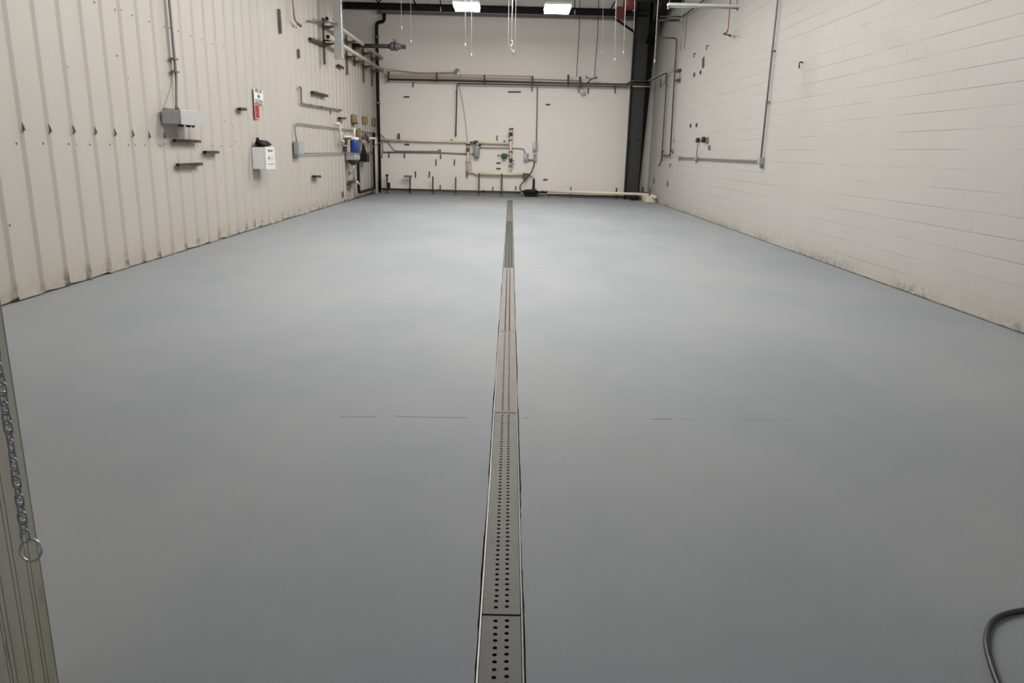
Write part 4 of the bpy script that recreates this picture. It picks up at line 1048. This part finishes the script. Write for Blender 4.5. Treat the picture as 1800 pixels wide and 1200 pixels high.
# cream pipe drop + small pipe frame + blue tank etc
pipe('cream_drop_pipe', [Lf(590.5, 219, .08), Lf(592, 217, .12), Lf(596.5, 217.5, .16), Lf(600, 247.5, .16), Lf(604, 249, .16)], .035, TANP, 'cream pipe hooked down the left wall toward the blue filter', fil=.1)
pipe('copper_loop', [Lf(604, 238, .12), Lf(604, 256, .12), Lf(611, 257, .12), Lf(611, 239, .12)], .022, TAND, 'small squared loop of tan pipe left of the blue filter', fil=.05)
pipe('cream_link_pipe', [Lf(605, 240, .2), Lf(620, 240.5, .22), Lf(622, 243, .25)], .028, TANP, 'short cream pipe across to the head of the blue filter', fil=.06)
def blue_filter():
    d = .30; c = Lf(624, 268, d); tp = Lf(624, 246, d); cap = Lf(624, 241, d)
    t = thing('water_filter', (c.x, c.y, c.z), 'blue cylindrical water filter with a white cap on the left wall', 'filter')
    MB().lathe(c, (c.x, c.y, tp.z), [(0, .10), (.05, .125), (.95, .125), (1, .12)], 20).build('canister', BLUE, t)
    MB().lathe((c.x, c.y, tp.z), (c.x, c.y, cap.z), [(0, .12), (.4, .125), (.9, .11), (1, .05)], 20).build('cap', WHITE, t)
    MB().b2((XL + .031, c.y - .16, c.z + .0), (XL + .06, c.y + .1, cap.z)).build('back_board', DBROWN, t)
    MB().b2((XL + .06, c.y - .03, tp.z + .02), (c.x, c.y + .03, tp.z + .06)).build('arm', BROWN, t)
    MB().tube([(c.x, c.y, cap.z - .01), (c.x, c.y, cap.z + .25)], .03, 10).build('top_pipe', TANP, t)
blue_filter()
def sink():
    d = .34; a = Lf(619, 283, d); b_ = Lf(630, 270, d)
    zc = Lf(622, 276, .2).z; yb = Lf(621, 275, .2).y
    t = thing('eyewash_basin', (XL + .2, yb, zc - .2), 'grey wall basin with a dark bowl below the blue filter', 'basin')
    MB().b2((XL + .031, yb - .28, zc - .08), (XL + d, yb + .28, zc + .08)).build('housing', GALV, t, bevel=.03)
    MB().lathe((XL + .19, yb, zc - .22), (XL + .19, yb, zc - .07), [(0, .05), (.4, .12), (.85, .155), (1, .155)], 20).build('bowl', M('dark_bronze_bowl', (.04, .035, .03), .35), t)
    MB().lathe((XL + .19, yb, zc - .34), (XL + .19, yb, zc - .22), [(0, .03), (.7, .035), (1, .045)], 12).build('drain_cup', WHITE, t)
    MB().tube([(XL + .04, yb - .15, zc - .2), (XL + .1, yb - .15, zc - .42), (XL + .2, yb, zc - .45), (XL + .2, yb + .12, zc - .3)], .016, 8, fil=.08).build('hose', GREYC, t)
sink()
def blackbox():
    a, b_ = Lf(641, 285, .2), Lf(650.5, 285, .2); zt = Lf(645, 271, .2).z
    t = thing('black_dispenser', (XL + .12, a.y, a.z), 'black box on the left wall with a dark funnel strap above it', 'box')
    MB().b2((XL + .031, a.y + .1, a.z), (XL + .24, b_.y - .3, zt)).build('box_body', BLACK, t, bevel=.01)
    MB().prism([(XL + .06, a.y + .2, zt), (XL + .14, a.y + .55, zt), (XL + .10, a.y + .3, zt + .33)], (.03, 0, 0)).build('strap', BLACK, t)
    MB().tube([(XL + .14, a.y - .02, a.z + .0), (XL + .12, a.y - 1.1, a.z - .01)], .022, 8).build('side_pipe', PSTRUT, t)
blackbox()
def brass_valves():
    c = Lf(643, 243, .2)
    t = thing('brass_mixing_valve', c - Vector((0, 0, .2)), 'brown brass valve cluster on the left wall right of the blue filter', 'valve')
    MB().tube([Lf(632, 246, .2), Lf(640, 243, .2), Lf(648, 247, .2)], .035, 8, fil=.05).build('manifold', DBROWN, t)
    for x, y_ in ((638, 240), (643, 238), (646, 242), (647.5, 248), (634, 247)):
        p = Lf(x, y_, .24); MB().lathe(p - Vector((0, 0, .05)), p + Vector((0, 0, .06)), [(0, .03), (.4, .05), (1, .03)], 10).build('valve_knob', DBROWN if x > 640 else BRASS, t)
    p = Lf(631.5, 236, .1); MB().b2(p + Vector((-.02, -.15, -.1)), p + Vector((.02, .15, .17))).build('back_board', OSB, t)
brass_valves()
z0 = Lf(631, 339, .16)
pipe('drain_pipe', [Lf(629.5, 277, .16), Lf(629.5, 288, .16), Lf(632, 338, .16), Vector((XL + .16, 25.3, Lf(632, 338, .16).z))], .042, BLACK, 'black drain pipe dropping from the basin then running along the floor to the corner', vert=True, fil=.12)
pipe('drain_stack', [Lf(657, 233, .12), Lf(659, 330, .12)], .05, BLACK, 'black vertical pipe on the left wall just left of the corner cream pipe', vert=True)
pipe('cream_corner_pipe', [Lf(650, 243, .22), Lf(660, 243, .22), Lf(662.5, 340, .22)], .036, TANP, 'cream pipe dropping to the floor beside the left back corner', vert=True, fil=.1,
     clamps=[(Lf(661.9, 322, .22), (0, 0, 1)), (Lf(662.1, 329, .22), (0, 0, 1))], cmat=COPPER)
pipe('tan_corner_pipe', [Lf(663, 240, .12), Lf(664.5, 318, .12)], .03, TAND, 'thin tan pipe in the left back corner between black and cream pipes', vert=True)
def lever():
    p = Lf(622, 320, .15)
    t = thing('foot_valve', p, 'dark valve with a white lever beside the black drain pipe', 'valve')
    MB().b2(p + Vector((-.1, -.35, -.03)), p + Vector((.05, .35, .05))).build('valve_body', DBROWN, t, bevel=.01)
    MB().tube([Lf(627, 319, .28), Lf(632.5, 324, .28)], .025, 8).build('lever', WHITE, t)
    MB().tube([p + Vector((-.02, -.2, 0)), p + Vector((-.02, -.2, -.42)), p + Vector((-.02, -.5, -.46))], .012, 6).build('tail_pipe', TAND, t)
lever()

# ------------------------------------------------------------------ right wall
def rconduit():
    p1 = Rt(1337, 283, .05); p0 = Rt(1367, 0, .05)
    p0 = Vector((XR - .05, p1.y, ZC)); zc = p1.z
    b1 = Rt(1194, 279, .05); b2_ = Rt(1224, 279, .05)
    t = thing('conduit', (XR - .05, p1.y, zc), 'long grey conduit dropping down the white block wall and turning left at a box', 'conduit')
    MB().tube([(XR - .05, p1.y, zc + .02), p0], .017, 10).build('vertical_run', GREYC, t)
    MB().tube([(XR - .05, p1.y, zc), (XR - .05, b1.y, zc)], .017, 10).build('horizontal_run', GREYC, t)
    for yy, s_ in ((p1.y, .07), (b2_.y, .055), (b1.y, .045)):
        MB().b2((XR - .09, yy - s_, zc - s_ * 1.0), (XR, yy + s_, zc + s_ * 1.0)).build('junction_box', GREYB, t, bevel=.006)
    MB().b2((XR - .07, p1.y - .07, zc - .13), (XR - .01, p1.y - .02, zc - .06)).build('connector', GREYC, t)
    MB().lathe((XR - .05, b2_.y, zc - .05), (XR - .05, b2_.y, zc - .13), [(0, .022), (1, .008)], 8).build('plug', GREYC, t)
    MB().lathe((XR - .05, b1.y, zc - .04), (XR - .05, b1.y, zc - .1), [(0, .02), (1, .006)], 8).build('plug', GREYC, t)
    a = Rt(1226, 252, .05)
    MB().tube([(XR - .05, b2_.y, zc + .05), (XR - .05, b2_.y, a.z)], .012, 8).build('branch_run', GREYC, t)
    for z in (Rt(1345, 180, .05).z, Rt(1356, 90, .05).z): MB().b2((XR - .07, p1.y - .04, z - .012), (XR, p1.y + .04, z + .012)).build('clamp', GREYC, t)
rconduit()
def gauge(x, y_, s_, lb, extra=False):
    p = Rt(x, y_, .0)
    t = thing('wall_gauge', p, lb, 'gauge', 'small black round gauges on the right wall')
    MB().lathe(p, p + Vector((-.10, 0, 0)), [(0, s_ * .8), (.3, s_), (.8, s_), (1, s_ * .8)], 14).build('gauge_body', RUB, t)
    MB().lathe(p + Vector((-.10, 0, 0)), p + Vector((-.105, 0, 0)), [(0, s_ * .6), (1, s_ * .55)], 12).build('face', GREYC, t)
gauge(1230, 246.5, .06, 'left black round gauge above the horizontal conduit, over the branch')
gauge(1240, 245.5, .07, 'right black round gauge above the horizontal conduit, beside its bracket')
strut(Rt(1245.5, 252, .0), Rt(1245.5, 242, .0), .05, .05, NR, PSTRUT, 'tan strut bracket right of the two black gauges', 'struts on the right wall')
strut(Rt(1248.5, 263, .0), Rt(1248.5, 256, .0), .05, .05, NR, PSTRUT, 'small strut piece below right of the black gauges', 'struts on the right wall')
for x, y_, lb in ((1214.5, 220.8, 'left dark round hole, made as a black disc, of the lower pair on the block wall'), (1225, 219.8, 'right dark round hole, made as a black disc, of the lower pair on the block wall'),
                  (1221, 131.5, 'left dark round hole, made as a black disc, of the upper pair on the block wall'), (1232, 127, 'right dark round hole, made as a black disc, of the upper pair on the block wall')):
    p = Rt(x, y_, 0); o = MB().lathe(p, p + Vector((-.03, 0, 0)), [(0, .055), (.7, .05), (1, .03)], 12).build('wall_hole_disc', RUB); tag(o, lb, 'plug', 'round holes in the block wall, made as discs')  # black disc set on the wall in place of each dark hole
for (x, a, b_, w_, mt, lb) in ((1237.3, 102, 118, .08, PSTRUT, 'tan vertical strut above the upper pair of dark holes on the block wall'), (1196.2, 122, 136, .06, TAND, 'olive vertical strut right of the tall pipe beside the column'),
          (1149.7, 141, 156, .06, PSTRUT, 'first vertical strut on the block wall right of the column'), (1162.3, 139, 153, .06, PSTRUT, 'second vertical strut on the block wall right of the column'), (1172, 134, 147, .07, BROWN, 'third vertical strut behind the bend of the dark pipe'),
          (1138.0, 312, 320, .06, PSTRUT, 'low vertical strut nearest the column foot on the block wall'), (1150.5, 313.5, 322, .06, PSTRUT, 'middle one of three low vertical struts on the block wall'), (1174.5, 318, 327, .06, PSTRUT, 'low vertical strut farthest from the column on the block wall'),
          (1185.8, 244.5, 249.5, .06, TAND, 'tiny tan strut right of the pair of drop pipes')):
    strut(Rt(x - .2, b_, 0), Rt(x, a, 0), w_ * 1.6, .03, NR, mt, lb, 'struts on the right wall')
for x, y_, lb in ((1411.5, 110, 'small metal hook alone on the block wall right of the long conduit'), (1246, 81, 'small metal hook under the copper drop on the block wall'), (1223.5, 95, 'small metal hook above the tan strut on the block wall'), (1181, 289, 'small metal hook below the pair of drop pipes')):
    p = Rt(x, y_, 0); o = MB().tube([p, p + Vector((-.05, 0, .01)), p + Vector((-.06, 0, -.02)), p + Vector((-.05, 0, -.09))], .012, 8, fil=.02).build('wall_hook', BROWN); tag(o, lb, 'hook', 'metal hooks on the block wall')
# copper drop right
p = Rt(1279, 53, .2)
pipe('copper_drop', [Vector((XR - .2, p.y, ZC)), p, Rt(1277.5, 57, .2), Rt(1271, 60, .3), Rt(1281, 61.5, .12), Rt(1284, 63, .04)], .017, COPPER, 'copper pipe dropping in front of the right block wall with a bent end', fil=.05,
     clamps=[(Rt(1283, 62.5, .08), (-1, .3, 0))], cmat=BROWN, cname='valve_body')
# tall drop pipes
a = Rt(1189.5, 67, .07); b_ = Rt(1182, 272, .07)
pipe('drop_pipe', [on(1151, 65.5, 1, a.y), Vector((XR - .07, a.y, a.z)), Vector((XR - .07, (a.y + b_.y) / 2, b_.z)), ], .020, DBROWN, 'tall dark pipe down the block wall, right one of the pair beyond the column', fil=.1,
     clamps=[(Rt(1182.3, 268, .07), (0, 0, 1))], cmat=DBROWN, group=None)
yv = (a.y + b_.y) / 2
c = Rt(1173, 129, .07); e = Rt(1164, 275, .07); ye = (c.y + e.y) / 2
pipe('drop_pipe', [on(1141, 143, 1, ye + .9), on(1155, 136, 1, ye + .3), Vector((XR - .09, ye, c.z + .02)), Vector((XR - .07, ye, e.z - .12)), Vector((XR - .14, ye - .02, e.z - .30))], .022, DBROWN, 'dark pipe bending down the block wall, left one of the pair beyond the column', fil=.1,
     clamps=[(Vector((XR - .07, ye, e.z + .1)), (0, 0, 1)), (Vector((XR - .07, ye, e.z - .1)), (0, 0, 1)), (Vector((XR - .08, ye, Rt(1173, 150, .07).z)), (0, 0, 1))], cmat=DBROWN)
pipe('link_pipe', [Vector((XR - .07, ye, b_.z - .02)), Vector((XR - .07, yv, b_.z - .02)), Vector((XR - .07, yv, b_.z + .1))], .02, DBROWN, 'short pipe joining the feet of the two dark drop pipes', fil=.05,
     clamps=[(Vector((XR - .07, ye - .12, b_.z + .1)), (0, 1, 0)), (Vector((XR - .07, yv - .15, b_.z + .12)), (0, 1, 0))], cmat=DBROWN, cname='tap')
pipe('branch_pipe', [on(1141, 141, 1, ye + .8), Rt(1176, 124, .1), Rt(1184, 118, .1), Rt(1186, 106, .08)], .016, TAND, 'thin tan pipe slanting upward beside the dark drop pipe on the block wall', fil=.1)
for yy_, lb in ((126, 'upper small dark clamp on the tall right drop pipe'), (142, 'lower dark clamp on the tall right drop pipe')):
    z = Rt(1188, yy_, .07).z; o = MB().b2((XR - .1, yv - .35, z - .03), (XR, yv, z + .03)).build('pipe_clamp', DBROWN); tag(o, lb, 'clamp', 'clamps on the tall right drop pipe')
# overhead pipes along right wall top
def rtop():
    for (pts, r, lb) in (([(1142, 35.2), (1194, 35.5)], .035, 'thick dark pipe stub high beside the column head'),
                         ([(1160, 28.5), (1199, 29.5), (1206, 27)], .02, 'thin dark pipe above the thick stub high on the right')):
        yy = Rt(1194, 35, .1).y
        p = [on(x, y_, 1, yy) for x, y_ in pts]
        for q_ in p: q_.x = min(q_.x, XR - .05)
        if r < .03: 
            e = Rt(1207, 24, .12); p = [p[0], p[1], e, Vector((XR - .12, 12, e.z + .0))]
        else: p[0].x = 4.0
        pipe('overhead_pipe', p, r, DBROWN, lb, fil=.1, clamps=[(p[1] - Vector((.05, 0, 0)), (0, 0, 1))], cmat=DBROWN)
rtop()
for x0, x1, y1, lb in ((1199, 1196, 90, 'thin dark rod hanging down the block wall, left of the pair under the pipe bend'), (1208, 1203, 86, 'thin dark rod hanging down the block wall, right of the pair under the pipe bend')):
    p = Rt(x1, y1, .05); o = MB().tube([p, Vector((p.x, p.y, Rt(x0, 30, .05).z))], .008, 6).build('hanging_rod', PSTRUT); tag(o, lb, 'rod', 'thin rods on the block wall')
# unlit tube fixture hanging
def tube_fixture():
    Yt = 12.0
    a, b_ = on(1173, 9.5, 1, Yt), on(1301, 10.5, 1, Yt); z = (a.z + b_.z) / 2
    t = thing('tube_light', ((a.x + b_.x) / 2, Yt, z), 'long pale unlit tube fixture hanging near the right wall at the top', 'light')
    MB().b2((a.x, Yt - .035, z - .02), (b_.x, Yt + .035, z + .022)).build('channel', M('pale_grey_metal', (.42, .44, .44), .45), t, bevel=.008)
    for x in (a.x + .02, b_.x - .04): MB().b2((x - .012, Yt - .02, z - .06), (x + .012, Yt + .02, z - .018)).build('end_lug', GREYC, t)
    MB().tube([(a.x + .02, Yt, z - .026), (b_.x - .02, Yt, z - .026)], .013, 10).build('tube', M('unlit_glass_tube', (.35, .37, .36), .3), t)
    for x in (a.x + .03, a.x + .27, b_.x - .05): MB().tube([(x, Yt, z + .02), (x, Yt, ZC)], .006, 6).build('suspension_rod', GREYC, t)
tube_fixture()
